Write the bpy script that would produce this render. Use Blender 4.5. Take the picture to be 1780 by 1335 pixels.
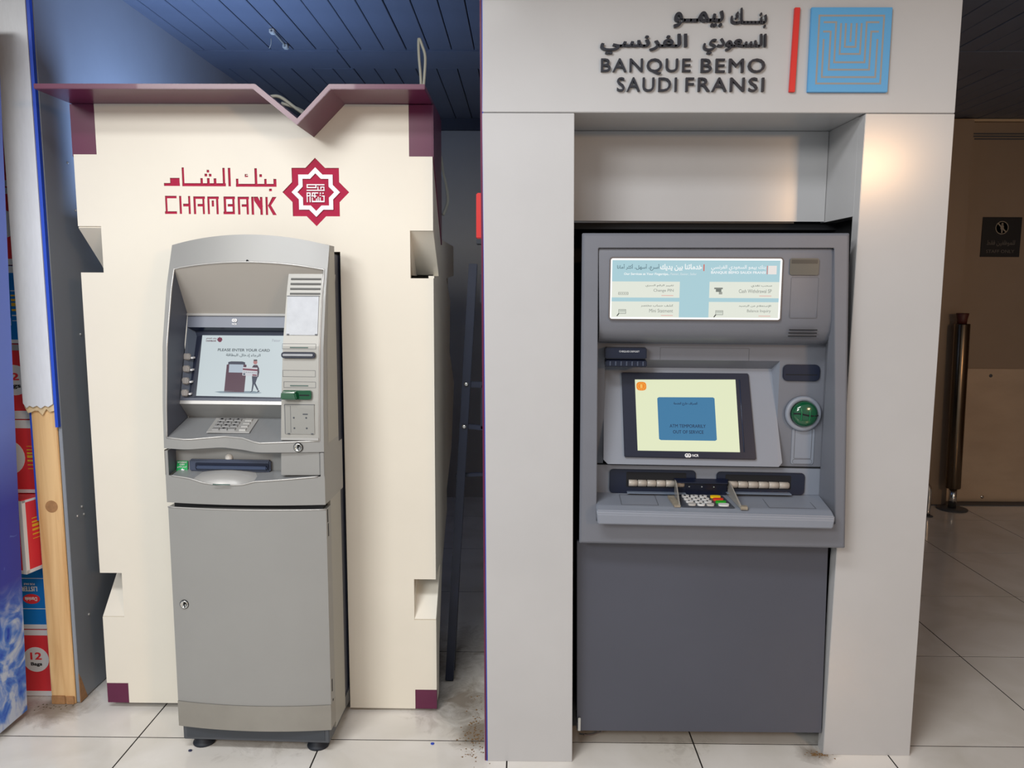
import bpy, bmesh, math, random, unicodedata
from mathutils import Vector, Matrix
from mathutils.geometry import delaunay_2d_cdt
random.seed(7)
for o in list(bpy.data.objects): bpy.data.objects.remove(o)
sc = bpy.context.scene
COL = sc.collection

# ------------------------------------------------------------------ camera
cam = bpy.data.cameras.new('camera'); co = bpy.data.objects.new('camera', cam); COL.objects.link(co)
_f = Vector((-0.0113, 0.9922, -0.1243)); _r = Vector((0.9999, 0.0119, 0.0045)); _u = Vector((-0.0059, 0.1242, 0.9922))
co.matrix_world = Matrix(((_r.x, _u.x, -_f.x, 0), (_r.y, _u.y, -_f.y, 0), (_r.z, _u.z, -_f.z, 1.46), (0, 0, 0, 1)))
cam.sensor_width = 36; cam.lens = 36*1365/1780; cam.clip_start = .05
sc.camera = co
# ------------------------------------------------------------------ world, lights, exposure
w = bpy.data.worlds.new('hall_light'); sc.world = w; w.use_nodes = True
w.node_tree.nodes['Background'].inputs[0].default_value = (.93, .97, 1.0, 1)
w.node_tree.nodes['Background'].inputs[1].default_value = .45
def area(name, loc, target, sx, sy, power, col):
    l = bpy.data.lights.new(name, 'AREA'); l.shape = 'RECTANGLE'; l.size = sx; l.size_y = sy; l.energy = power; l.color = col
    o = bpy.data.objects.new(name, l); COL.objects.link(o); o.location = loc
    o.rotation_euler = (Vector(target) - Vector(loc)).to_track_quat('-Z', 'Y').to_euler(); return o
area('shopfront_daylight', (-2.25, -2.0, 3.0), (-.3, 2.5, .9), 1.7, .8, 98, (1.0, .985, .955))
area('hall_ceiling_lamp', (-.8, .55, 3.0), (-.7, 2.2, .2), 1.5, .4, 38, (.97, .98, 1.0))
area('added_blue_ceiling_fill', (-1.12, 3.08, 1.70), (-1.22, 3.12, 3.0), .5, .12, 14, (.42, .60, 1.0))  # unseen lamp, added only to give the ceiling its blue glow
area('warm_hall_lamp', (2.75, -2.1, 2.2), (1.4, 2.5, 1.0), .55, .22, 40, (1.0, .60, .30))
sc.view_settings.view_transform = 'Standard'; sc.view_settings.look = 'None'
sc.view_settings.gamma = 1; sc.view_settings.use_curve_mapping = False
sc.view_settings.exposure = 0.0

# ------------------------------------------------------------------ materials
def lin(c): return tuple(((v/255)/12.92 if v/255 <= .04045 else ((v/255+.055)/1.055)**2.4) for v in c)
MATS = {}
def mat(name, rgb, rough=.5, metal=0, spec=.5, var=0, vscale=6, bump=0, bscale=60, emit=0, coat=0, trans=0, alpha=1, stretch=(1,1,1)):
    if name in MATS: return MATS[name]
    m = bpy.data.materials.new(name); m.use_nodes = True; MATS[name] = m
    nt = m.node_tree; b = nt.nodes['Principled BSDF']; c = lin(rgb) + (1,)
    b.inputs['Base Color'].default_value = c; b.inputs['Roughness'].default_value = rough
    b.inputs['Metallic'].default_value = metal; b.inputs['Specular IOR Level'].default_value = spec
    b.inputs['Coat Weight'].default_value = coat; b.inputs['Transmission Weight'].default_value = trans; b.inputs['Alpha'].default_value = alpha
    if emit:
        b.inputs['Emission Color'].default_value = c; b.inputs['Emission Strength'].default_value = emit
    if var or bump:
        tc = nt.nodes.new('ShaderNodeTexCoord'); mp = nt.nodes.new('ShaderNodeMapping'); mp.inputs['Scale'].default_value = stretch
        nt.links.new(tc.outputs['Object'], mp.inputs[0])
    if var:
        n = nt.nodes.new('ShaderNodeTexNoise'); n.inputs['Scale'].default_value = vscale; n.inputs['Detail'].default_value = 6; n.inputs['Roughness'].default_value = .6
        nt.links.new(mp.outputs[0], n.inputs['Vector'])
        rp = nt.nodes.new('ShaderNodeValToRGB'); rp.color_ramp.elements[0].position = .3; rp.color_ramp.elements[1].position = .7
        rp.color_ramp.elements[0].color = tuple(v*(1-var) for v in c[:3]) + (1,); rp.color_ramp.elements[1].color = tuple(min(1, v*(1+var*.6)) for v in c[:3]) + (1,)
        nt.links.new(n.outputs['Fac'], rp.inputs[0]); nt.links.new(rp.outputs[0], b.inputs['Base Color'])
    if bump:
        n2 = nt.nodes.new('ShaderNodeTexNoise'); n2.inputs['Scale'].default_value = bscale; n2.inputs['Detail'].default_value = 3
        bp = nt.nodes.new('ShaderNodeBump'); bp.inputs['Strength'].default_value = bump; bp.inputs['Distance'].default_value = .002
        nt.links.new(mp.outputs[0], n2.inputs['Vector']); nt.links.new(n2.outputs['Fac'], bp.inputs['Height']); nt.links.new(bp.outputs[0], b.inputs['Normal'])
    return m
def nodes_mat(name):
    m = bpy.data.materials.new(name); m.use_nodes = True; MATS[name] = m
    return m, m.node_tree, m.node_tree.nodes['Principled BSDF']
def emat(name, rgb, s):      # lit print or lit screen pixel: it only gives off light, a little gloss from the cover glass
    if name in MATS: return MATS[name]
    m, nt, b = nodes_mat(name); b.inputs['Base Color'].default_value = (.01, .01, .01, 1); b.inputs['Roughness'].default_value = .25
    b.inputs['Specular IOR Level'].default_value = .3
    b.inputs['Emission Color'].default_value = lin(rgb) + (1,); b.inputs['Emission Strength'].default_value = s; return m

CREAM = mat('cream_laminate', (229, 223, 209), .36, var=.03, vscale=2.5, spec=.45)
MAROON = mat('maroon_gloss_paint', (94, 28, 64), .32, spec=.4, var=.08, vscale=9, coat=.15)
CRIMSON = mat('crimson_logo_paint', (172, 24, 66), .55, spec=.2, var=.08, vscale=20)
LOGOWHITE = mat('logo_white', (238, 238, 240), .4)
WHITE = mat('white_laminate', (187, 187, 188), .19, var=.035, vscale=3, spec=.5)
BLACK = mat('black_parts_and_void_shade', (10, 12, 18), .8)  # black parts, and also the shade inside the kiosk void
NAVYM = mat('navy_steel', (22, 30, 52), .4, var=.15, vscale=14)
SILVER = mat('silver_moulded_plastic', (152, 152, 150), .42, metal=.15, var=.03, vscale=5, bump=.02, bscale=500)
SILVERL = mat('pale_silver_trim', (190, 189, 186), .3, metal=.35)
SIDEGREY = mat('olive_grey_side_panel', (164, 163, 156), .4, metal=.2)
SLATE = mat('slate_grey_recess_plastic', (84, 89, 102), .45)
STEEL = mat('brushed_steel', (146, 148, 152), .45, metal=.5, var=.08, vscale=30, bump=.15, bscale=80)
CHROME = mat('chrome', (215, 215, 212), .15, metal=1)
DARK = mat('dark_navy_plastic', (20, 27, 48), .3)
DARKG = mat('dark_grey_plinth', (74, 78, 84), .5)
GREY2 = mat('grey_textured_fascia', (110, 113, 122), .42, var=.04, vscale=8, bump=.08, bscale=600)
GREY2L = mat('grey_shelf_plastic', (132, 138, 150), .42, var=.03, vscale=8)
PANEL2 = mat('dark_grey_painted_steel', (76, 79, 91), .42, var=.05, vscale=3)
GREENP = mat('green_translucent_bezel', (4, 76, 44), .15, coat=.6, spec=.6)
GREENS = mat('green_sticker', (24, 168, 88), .4)
RED = mat('red_letter_bar', (206, 38, 36), .4)
SIGNBLUE = mat('sky_blue_acrylic', (82, 158, 210), .4)
GROOVE = mat('sign_groove_grey', (148, 146, 144), .6)
LETTER = mat('navy_black_letter', (28, 32, 44), .4)
RUBBER = mat('black_rubber', (30, 36, 46), .6)
WIRE = mat('grey_cable', (158, 160, 150), .5)
KEYW = mat('white_key', (214, 214, 214), .35); KEYG = mat('grey_metal_key', (150, 150, 150), .4, metal=.3)
KY = mat('yellow_key', (246, 206, 22), .35); KR = mat('red_key', (226, 62, 44), .35); KG = mat('green_key', (48, 172, 44), .35)
CLEAR = mat('smoky_clear_plastic', (190, 186, 178), .2, spec=.5, trans=.45)
GREYBOARD = mat('grey_laminate_board', (218, 222, 227), .5, var=.05, vscale=30, stretch=(3, 3, .5))
BLUEEDGE = mat('blue_edge_band', (38, 78, 196), .4)
BOARDSIDE = mat('dark_grey_board', (138, 144, 152), .42, var=.06, vscale=3)
CARD = {k: mat('carton_'+k, v, .45, var=.03) for k, v in dict(red=(240, 62, 70), blue=(28, 128, 212), white=(238, 238, 240), yellow=(246, 196, 60), black=(40, 40, 44), grey=(172, 174, 178)).items()}
WALLG = mat('dim_grey_wall', (160, 158, 155), .6, var=.06, vscale=2)
BROWNW = mat('brown_blocker_wall', (116, 84, 60), .6, var=.06, vscale=2)
DOORM = mat('dull_steel_door', (162, 144, 126), .42, metal=.45, var=.07, vscale=1.6)
FRAMEM = mat('beige_door_frame', (196, 172, 140), .45)
KICK = mat('stainless_kick_plate', (226, 204, 178), .26, metal=.55, var=.12, vscale=2.4, bump=.5, bscale=3.2, stretch=(1, 1, 2.4))
BRONZE = mat('brown_steel_tube', (112, 98, 82), .25, metal=1, var=.2, vscale=9, stretch=(1, 1, .3))

def wood_mat():
    m, nt, b = nodes_mat('pale_pine'); tc = nt.nodes.new('ShaderNodeTexCoord'); mp = nt.nodes.new('ShaderNodeMapping'); mp.inputs['Scale'].default_value = (26, 26, 1.5)
    n = nt.nodes.new('ShaderNodeTexNoise'); n.inputs['Scale'].default_value = 1.3; n.inputs['Detail'].default_value = 8; n.inputs['Distortion'].default_value = .6
    rp = nt.nodes.new('ShaderNodeValToRGB'); rp.color_ramp.elements[0].color = lin((198, 150, 96)) + (1,); rp.color_ramp.elements[1].color = lin((234, 196, 142)) + (1,)
    rp.color_ramp.elements[0].position = .3; rp.color_ramp.elements[1].position = .62
    nt.links.new(tc.outputs['Object'], mp.inputs[0]); nt.links.new(mp.outputs[0], n.inputs['Vector']); nt.links.new(n.outputs['Fac'], rp.inputs[0]); nt.links.new(rp.outputs[0], b.inputs['Base Color'])
    b.inputs['Roughness'].default_value = .55; return m
WOOD = wood_mat(); KNOT = mat('wood_plug', (170, 126, 84), .6, var=.2, vscale=60); TORN = mat('torn_board_edge', (214, 190, 150), .8, var=.15, vscale=40)

def tile_mat():
    m, nt, b = nodes_mat('polished_cream_tile'); N = nt.nodes; L = nt.links
    g = N.new('ShaderNodeNewGeometry')
    n = N.new('ShaderNodeTexNoise'); n.inputs['Scale'].default_value = 3.2; n.inputs['Detail'].default_value = 7; n.inputs['Distortion'].default_value = .8
    L.new(g.outputs['Position'], n.inputs['Vector'])
    rp = N.new('ShaderNodeValToRGB'); rp.color_ramp.elements[0].position = .34; rp.color_ramp.elements[1].position = .6
    rp.color_ramp.elements[0].color = lin((222, 217, 208)) + (1,); rp.color_ramp.elements[1].color = lin((236, 232, 226)) + (1,)
    L.new(n.outputs['Fac'], rp.inputs[0])
    # trodden-in dirt: patches of their own shape at the foot of the post, between the kiosks and at the pillar
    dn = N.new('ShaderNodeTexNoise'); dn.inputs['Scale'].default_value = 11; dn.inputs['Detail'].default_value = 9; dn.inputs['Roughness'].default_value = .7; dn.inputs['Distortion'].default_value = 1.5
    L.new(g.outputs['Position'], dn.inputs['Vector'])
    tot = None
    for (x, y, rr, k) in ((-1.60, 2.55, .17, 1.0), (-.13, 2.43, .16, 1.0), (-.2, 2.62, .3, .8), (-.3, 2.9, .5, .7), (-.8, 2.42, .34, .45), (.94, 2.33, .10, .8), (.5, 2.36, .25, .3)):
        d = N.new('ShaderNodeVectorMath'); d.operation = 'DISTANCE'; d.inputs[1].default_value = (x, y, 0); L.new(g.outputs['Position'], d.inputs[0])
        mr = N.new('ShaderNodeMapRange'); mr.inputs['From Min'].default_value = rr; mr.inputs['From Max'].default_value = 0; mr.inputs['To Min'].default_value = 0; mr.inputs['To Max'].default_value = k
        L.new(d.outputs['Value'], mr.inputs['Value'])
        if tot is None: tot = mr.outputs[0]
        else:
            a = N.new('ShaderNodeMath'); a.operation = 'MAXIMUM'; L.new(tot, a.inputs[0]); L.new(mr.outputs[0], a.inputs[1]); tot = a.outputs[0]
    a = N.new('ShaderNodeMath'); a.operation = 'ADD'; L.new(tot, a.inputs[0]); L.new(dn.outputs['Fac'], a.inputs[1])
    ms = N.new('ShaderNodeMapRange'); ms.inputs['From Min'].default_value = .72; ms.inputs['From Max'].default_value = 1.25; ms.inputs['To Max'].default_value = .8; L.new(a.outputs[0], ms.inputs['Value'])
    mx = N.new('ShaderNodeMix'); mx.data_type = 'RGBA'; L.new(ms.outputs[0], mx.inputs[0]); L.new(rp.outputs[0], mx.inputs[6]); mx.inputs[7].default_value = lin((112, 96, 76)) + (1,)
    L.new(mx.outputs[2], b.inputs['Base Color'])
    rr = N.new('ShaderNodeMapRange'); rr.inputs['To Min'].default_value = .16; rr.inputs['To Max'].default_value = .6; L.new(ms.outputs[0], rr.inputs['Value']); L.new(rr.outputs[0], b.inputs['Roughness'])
    return m
TILE = tile_mat(); GROUT = mat('dark_grout', (30, 26, 22), .9)
CEIL = mat('dark_blue_grey_ceiling_board', (92, 100, 116), .4, var=.08, vscale=5); CEILD = mat('ceiling_joint_black', (14, 16, 22), .9)

def ice_mat():               # printed ice-cube picture on the cooler side
    m, nt, b = nodes_mat('printed_ice_picture'); N = nt.nodes; L = nt.links
    tc = N.new('ShaderNodeTexCoord'); sp = N.new('ShaderNodeSeparateXYZ'); L.new(tc.outputs['Object'], sp.inputs[0])
    v = N.new('ShaderNodeTexVoronoi'); v.inputs['Scale'].default_value = 7; v.feature = 'F2'; L.new(tc.outputs['Object'], v.inputs['Vector'])
    n = N.new('ShaderNodeTexNoise'); n.inputs['Scale'].default_value = 9; n.inputs['Detail'].default_value = 6; n.inputs['Distortion'].default_value = 2.5; L.new(tc.outputs['Object'], n.inputs['Vector'])
    # cubes: facets below .75 m
    r1 = N.new('ShaderNodeValToRGB'); e = r1.color_ramp.elements; e[0].position = .6; e[0].color = lin((14, 62, 200)) + (1,); e[1].position = 1.0; e[1].color = lin((206, 218, 240)) + (1,); x_ = e.new(.8); x_.color = lin((92, 140, 226)) + (1,)
    mxn = N.new('ShaderNodeMath'); mxn.operation = 'MULTIPLY_ADD'; mxn.inputs[1].default_value = .5; L.new(v.outputs['Distance'], mxn.inputs[0]); L.new(n.outputs['Fac'], mxn.inputs[2]); L.new(mxn.outputs[0], r1.inputs[0])
    # bubbles above
    r2 = N.new('ShaderNodeValToRGB'); e = r2.color_ramp.elements; e[0].position = .66; e[0].color = lin((66, 72, 176)) + (1,); e[1].position = .74; e[1].color = lin((120, 150, 226)) + (1,)
    L.new(n.outputs['Fac'], r2.inputs[0])
    mz = N.new('ShaderNodeMapRange'); mz.inputs['From Min'].default_value = .36; mz.inputs['From Max'].default_value = .5; L.new(sp.outputs['Z'], mz.inputs['Value'])
    m1 = N.new('ShaderNodeMix'); m1.data_type = 'RGBA'; L.new(mz.outputs[0], m1.inputs[0]); L.new(r1.outputs[0], m1.inputs[6]); L.new(r2.outputs[0], m1.inputs[7])
    mz2 = N.new('ShaderNodeMapRange'); mz2.inputs['From Min'].default_value = .75; mz2.inputs['From Max'].default_value = 1.0; L.new(sp.outputs['Z'], mz2.inputs['Value'])
    m2 = N.new('ShaderNodeMix'); m2.data_type = 'RGBA'; L.new(mz2.outputs[0], m2.inputs[0]); L.new(m1.outputs[2], m2.inputs[6]); m2.inputs[7].default_value = lin((118, 140, 224)) + (1,)
    L.new(m2.outputs[2], b.inputs['Base Color']); b.inputs['Roughness'].default_value = .5; b.inputs['Specular IOR Level'].default_value = .25; return m
ICE = ice_mat()

# ------------------------------------------------------------------ builders
def link(name, me, m, parent=None, world=True):
    o = bpy.data.objects.new(name, me); COL.objects.link(o)
    if m: me.materials.append(m)
    if parent is not None:
        o.parent = parent
        root = parent.parent or parent
        # children of a kiosk are given in room coordinates, children of a machine in the machine's own
        if world and not root.get('_local') and parent is root: o.matrix_parent_inverse = parent.matrix_basis.inverted()
    return o
def mk(name, verts, faces, m, parent=None, bevel=0, seg=2, smooth=False, ang=0):
    me = bpy.data.meshes.new(name); bm = bmesh.new()
    vs = [bm.verts.new(v) for v in verts]
    for fc in faces:
        try: bm.faces.new([vs[i] for i in fc])
        except ValueError: pass
    bmesh.ops.recalc_face_normals(bm, faces=bm.faces)
    if bevel:
        bmesh.ops.bevel(bm, geom=list(bm.edges), offset=bevel, segments=seg, affect='EDGES', clamp_overlap=True)
    bm.to_mesh(me); bm.free()
    if smooth or ang: me.polygons.foreach_set('use_smooth', [True]*len(me.polygons))
    if ang: me.set_sharp_from_angle(angle=math.radians(ang))
    return link(name, me, m, parent)
def fuse(name, polys, y0, y1, m, parent):
    """union of overlapping outline prisms as one clean mesh"""
    v = []; fc = []
    for p in polys:
        b_ = len(v); n = len(p); v += [(x, y0, z) for x, z in p] + [(x, y1, z) for x, z in p]
        fc += [tuple(b_+i for i in range(n)), tuple(b_+2*n-1-i for i in range(n))] + [(b_+i, b_+n+i, b_+n+(i+1) % n, b_+(i+1) % n) for i in range(n)]
    o = mk(name, v, fc, m, parent)
    if len(polys) > 1:
        c = box('fuse_helper', 50, 50.1, 50, 50.1, 50, 50.1, None)
        md = o.modifiers.new('fuse', 'BOOLEAN'); md.object = c; md.operation = 'DIFFERENCE'; md.solver = 'EXACT'; md.use_self = True
        bpy.context.view_layer.update(); me = bpy.data.meshes.new_from_object(o.evaluated_get(bpy.context.evaluated_depsgraph_get())); o.modifiers.clear()
        if len(me.polygons): o.data = me
        bpy.data.objects.remove(c)
    return o
BF = [(0, 1, 2, 3), (4, 7, 6, 5), (0, 4, 5, 1), (1, 5, 6, 2), (2, 6, 7, 3), (3, 7, 4, 0)]
def hexa(name, p, m, parent=None, bevel=0): return mk(name, p, BF, m, parent, bevel)
def box(name, x0, x1, y0, y1, z0, z1, m, parent=None, bevel=0):
    return hexa(name, [(x0, y0, z0), (x1, y0, z0), (x1, y1, z0), (x0, y1, z0), (x0, y0, z1), (x1, y0, z1), (x1, y1, z1), (x0, y1, z1)], m, parent, bevel)
def slab(name, pts, d, m, parent=None, bevel=0):
    """a plate: closed 3-D polygon pts, given thickness vector d"""
    n = len(pts); d = Vector(d); v = [Vector(p) for p in pts] + [Vector(p) + d for p in pts]
    fc = [tuple(range(n)), tuple(range(2*n-1, n-1, -1))] + [(i, (i+1) % n, n+(i+1) % n, n+i) for i in range(n)]
    return mk(name, v, fc, m, parent, bevel)
def plate(name, xz, y0, y1, m, parent=None, bevel=0): return slab(name, [(x, y0, z) for x, z in xz], (0, y1-y0, 0), m, parent, bevel)
def rrect(x0, x1, z0, z1, r, n=5):
    out = []
    for cx, cz, a0 in ((x1-r, z1-r, 0), (x0+r, z1-r, 90), (x0+r, z0+r, 180), (x1-r, z0+r, 270)):
        for k in range(n+1):
            a = math.radians(a0+90*k/n); out.append((cx+r*math.cos(a), cz+r*math.sin(a)))
    return out
def ring(name, outer, inner, d, m, parent=None):
    """a frame between two closed 3-D loops of equal length, thickness vector d"""
    n = len(outer); d = Vector(d); v = [Vector(p) for p in outer] + [Vector(p) for p in inner]; v += [p + d for p in v]
    fc = []
    for i in range(n):
        j = (i+1) % n
        fc += [(i, j, n+j, n+i), (2*n+i, 3*n+i, 3*n+j, 2*n+j), (i, 2*n+i, 2*n+j, j), (n+i, n+j, 3*n+j, 3*n+i)]
    return mk(name, v, fc, m, parent)
def frame_of(axis):
    a = axis.normalized(); t = Vector((0, 0, 1)) if abs(a.z) < .9 else Vector((1, 0, 0)); b = a.cross(t).normalized(); return b, a.cross(b)
def lathe(name, p0, axis, prof, m, parent=None, seg=24, smooth=True):
    p0 = Vector(p0); a = Vector(axis).normalized(); b, c = frame_of(a); v = []; fc = []
    for (h, r) in prof:
        for k in range(seg):
            t = 2*math.pi*k/seg; v.append(p0 + a*h + (b*math.cos(t) + c*math.sin(t))*r)
    for i in range(len(prof)-1):
        for k in range(seg):
            k2 = (k+1) % seg; fc.append((i*seg+k, i*seg+k2, (i+1)*seg+k2, (i+1)*seg+k))
    fc += [tuple(range(seg)), tuple(range((len(prof)-1)*seg, len(prof)*seg))]
    o = mk(name, v, fc, m, parent)
    if smooth:
        for p in o.data.polygons: p.use_smooth = len(p.vertices) == 4
    return o
def tube(name, pts, r, m, parent=None, seg=8, sub=4):
    P = [Vector(p) for p in pts]
    if len(P) > 2:
        Q = []
        for i in range(len(P)-1):
            a, b, c, d = P[max(i-1, 0)], P[i], P[i+1], P[min(i+2, len(P)-1)]
            for k in range(sub):
                t = k/sub; Q.append(.5*((2*b) + (c-a)*t + (2*a-5*b+4*c-d)*t*t + (3*b-a-3*c+d)*t**3))
        P = Q + [P[-1]]
    v = []; fc = []; ref = None
    for i, p in enumerate(P):
        t = (P[min(i+1, len(P)-1)] - P[max(i-1, 0)]).normalized()
        if ref is None: ref = frame_of(t)[0]
        ref = (ref - t*ref.dot(t)).normalized(); c = t.cross(ref)
        for k in range(seg):
            a = 2*math.pi*k/seg; v.append(p + (ref*math.cos(a) + c*math.sin(a))*r)
    for i in range(len(P)-1):
        for k in range(seg):
            k2 = (k+1) % seg; fc.append((i*seg+k, i*seg+k2, (i+1)*seg+k2, (i+1)*seg+k))
    fc += [tuple(range(seg)), tuple(range((len(P)-1)*seg, len(P)*seg))]
    return mk(name, v, fc, m, parent, smooth=True)
def thing(name, label, cat, loc=(0, 0, 0), rz=0, group=None, local=False):
    o = bpy.data.objects.new(name, None); COL.objects.link(o); o.empty_display_size = .1; o.location = loc; o.rotation_euler = (0, 0, rz)
    o.matrix_basis = Matrix.Translation(loc) @ Matrix.Rotation(rz, 4, 'Z')
    if local: o['_local'] = 1
    return tag(o, label, cat, group)
def tag(o, label, cat, group=None):
    o['label'] = label; o['category'] = cat
    if group: o['group'] = group
    return o
def struct(o, label=None):
    o['kind'] = 'structure'
    if label: o['label'] = label
    return o

# lettering: outlines of a text curve, Arabic joined by its presentation forms, every stroke a real mesh
AF = {}
for _c in range(0xFE70, 0xFEFD):
    _d = unicodedata.decomposition(chr(_c)).split()
    if len(_d) == 2: AF.setdefault(chr(int(_d[1], 16)), {})[_d[0]] = chr(_c)
LA = {0x627: (0xFEFB, 0xFEFC), 0x623: (0xFEF7, 0xFEF8), 0x625: (0xFEF9, 0xFEFA)}
def ar(s):
    out = []; prev = False; i = 0
    while i < len(s):
        ch = s[i]
        if ch == '\u0644' and i+1 < len(s) and ord(s[i+1]) in LA:
            out.append(chr(LA[ord(s[i+1])][1 if prev else 0])); prev = False; i += 2; continue
        if ch == '\u0640': out.append(ch); prev = True; i += 1; continue
        fm = AF.get(ch)
        if not fm: out.append(ch); prev = False; i += 1; continue
        nxt = i+1 < len(s) and (s[i+1] == '\u0640' or '<final>' in AF.get(s[i+1], {})) and '<initial>' in fm
        k = '<medial>' if prev and nxt else '<final>' if prev else '<initial>' if nxt else '<isolated>'
        out.append(fm.get(k, fm.get('<isolated>'))); prev = bool(nxt); i += 1
    return ''.join(reversed(out))
def outlines(s, bold, sp=1):
    c = bpy.data.curves.new('tmp', 'FONT'); c.body = s; c.space_character = sp; c.fill_mode = 'NONE'; c.resolution_u = 3
    o = bpy.data.objects.new('tmp', c); me = bpy.data.meshes.new_from_object(o)
    adj = {}
    for e in me.edges:
        a, b = e.vertices; adj.setdefault(a, []).append(b); adj.setdefault(b, []).append(a)
    co_ = [v.co.copy() for v in me.vertices]; seen = set(); loops = []
    for st in range(len(co_)):
        if st in seen or st not in adj: continue
        lp = [st]; seen.add(st); cur = st
        while True:
            nx = [k for k in adj[cur] if k not in seen]
            if not nx: break
            cur = nx[0]; seen.add(cur); lp.append(cur)
        pts = [co_[k].xy for k in lp]; q = [pts[0]]
        for p in pts[1:]:
            if (p-q[-1]).length > 1e-4: q.append(p)
        if len(q) > 2: loops.append(q)
    bpy.data.objects.remove(o); bpy.data.curves.remove(c); bpy.data.meshes.remove(me)
    return loops
def sarea(l): return .5*sum(l[i].x*l[(i+1) % len(l)].y - l[(i+1) % len(l)].x*l[i].y for i in range(len(l)))
def inside(p, l):
    c = False; j = len(l)-1
    for i in range(len(l)):
        if (l[i].y > p.y) != (l[j].y > p.y) and p.x < (l[j].x-l[i].x)*(p.y-l[i].y)/(l[j].y-l[i].y)+l[i].x: c = not c
        j = i
    return c
def grow(l, d):
    n = len(l); out = []
    for i in range(n):
        a = (l[i]-l[i-1]).normalized(); b = (l[(i+1) % n]-l[i]).normalized()
        t = Vector((a.y+b.y, -a.x-b.x)); k = t.length
        out.append(l[i] + (t/k*d if k > 1e-6 else Vector((a.y, -a.x))*d))
    return out
def text_on(name, s, P0, PX, PY, depth, m, parent, bold=0, split=False, sp=1):
    """fit text s into the parallelogram P0 (bottom left), PX (bottom right), PY (top left); depth: thickness towards the viewer"""
    P0, PX, PY = Vector(P0), Vector(PX), Vector(PY); ex, ey = PX-P0, PY-P0; nrm = ex.cross(ey).normalized()
    L = outlines(s, bold, sp)
    if not L: return None
    big = max(L, key=lambda l: abs(sarea(l))); sg = 1 if sarea(big) > 0 else -1
    outs = [l for l in L if sarea(l)*sg > 0]; holes = [l for l in L if sarea(l)*sg < 0]
    if bold: outs = [grow(l, bold*sg) for l in outs]; holes = [grow(l, bold*sg) for l in holes]
    xs = [p.x for l in outs for p in l]; ys = [p.y for l in outs for p in l]; x0, x1, y0, y1 = min(xs), max(xs), min(ys), max(ys)
    res = []; V = []; Fc = []
    def flush():
        nonlocal V, Fc
        if V: res.append(mk(name, V, Fc, m, parent))
        V = []; Fc = []
    for l in outs:
        hs = [h for h in holes if inside(h[0], l) and abs(sarea(h)) < abs(sarea(l))]
        polys = [l] + hs; flat = [p for q in polys for p in q]; base = len(V); n = len(flat)
        ed = []; o_ = 0
        for q in polys: ed += [(o_+i, o_+(i+1) % len(q)) for i in range(len(q))]; o_ += len(q)
        cv_, _e, cf_, *_r2 = delaunay_2d_cdt(flat, ed, [], 0, 1e-6)
        keep = []
        for t in cf_:
            c_ = (cv_[t[0]]+cv_[t[1]]+cv_[t[2]])/3
            if inside(c_, l) and not any(inside(c_, h) for h in hs): keep.append(t)
        W = [P0 + ex*((p.x-x0)/(x1-x0)) + ey*((p.y-y0)/(y1-y0)) for p in flat]
        V += [p + nrm*depth for p in W] + W
        b2 = len(V); V += [P0 + ex*((p.x-x0)/(x1-x0)) + ey*((p.y-y0)/(y1-y0)) + nrm*depth for p in cv_]
        Fc += [tuple(b2+k for k in t) for t in keep]
        off = 0
        for q in polys:
            k = len(q); Fc += [(base+off+i, base+off+(i+1) % k, base+n+off+(i+1) % k, base+n+off+i) for i in range(k)]; off += k
        if split: flush()
    flush()
    return res

# ================================================================== the setting
floor = struct(box('floor', -3.6, 4.75, .3, 5.45, -.06, -.0007, GROUT), 'cream polished floor tiles with dark joints')
tm = None
for i in range(-4, 10):
    for j in range(-3, 5):
        x0 = -1.2345 + .599*i; y0 = 2.372 + .6225*j
        if x0 < -3.6 or x0 > 3.9 or y0 < .3 or y0 > 5.3: continue
        if tm is None:
            o = mk('tile', [(.0024, .0024, -.012), (.5966, .0024, -.012), (.5966, .6201, -.012), (.0024, .6201, -.012), (.0024, .0024, 0), (.5966, .0024, 0), (.5966, .6201, 0), (.0024, .6201, 0)], BF, TILE, floor); tm = o.data
        else: o = link('tile', tm, None, floor)
        o.location = (x0, y0, 0)
CZ = 2.54
ceiling = struct(box('ceiling', -3.6, 4.75, 1.4, 5.45, CZ+.014, CZ+.06, CEILD), 'dark narrow boarded ceiling')
def plank_mesh(y0, y1):
    bm_ = [(-.0505, y0, CZ), (.0505, y0, CZ), (.0505, y1, CZ), (-.0505, y1, CZ), (-.0505, y0, CZ+.016), (.0505, y0, CZ+.016), (.0505, y1, CZ+.016), (-.0505, y1, CZ+.016)]
    return bm_
pm = {}
for k in range(-32, 47):
    x = -.2229 + .1048*(k+.5)
    for key, y0, y1 in (('a', 1.42, 3.797), ('b', 4.108, 5.30)):
        if key not in pm: o = mk('ceiling_plank', plank_mesh(y0, y1), BF, CEIL, ceiling, .0022, 1); pm[key] = o.data
        else: o = link('ceiling_plank', pm[key], None, ceiling)
        o.location = (x, 0, random.uniform(-.001, .0015))
xs = [-3.55, -2.2, -.862, .55, 1.9, 3.25, 4.6]
for a, b in zip(xs[:-1], xs[1:]): box('cross_board', a+.002, b-.002, 3.803, 4.102, CZ-.002, CZ+.014, CEIL, ceiling, .002)
wall_back = struct(box('wall_back', -3.6, 4.75, 5.31, 5.45, 0, CZ+.01, WALLG), 'dim grey back wall between the kiosks')
box('cornice_strip', -3.6, 2.70, 5.285, 5.31, CZ-.075, CZ, NAVYM, wall_back)
struct(box('wall_far_left', -3.75, -3.6, 2.6, 5.45, 0, 2.6, WALLG))
struct(box('wall_right_blocker', 3.95, 4.1, -2.6, 5.45, 0, 2.6, BROWNW), 'unseen wall beside the staff door, added to block light')  # added out of view to keep hall light off the passage and warm it

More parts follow.
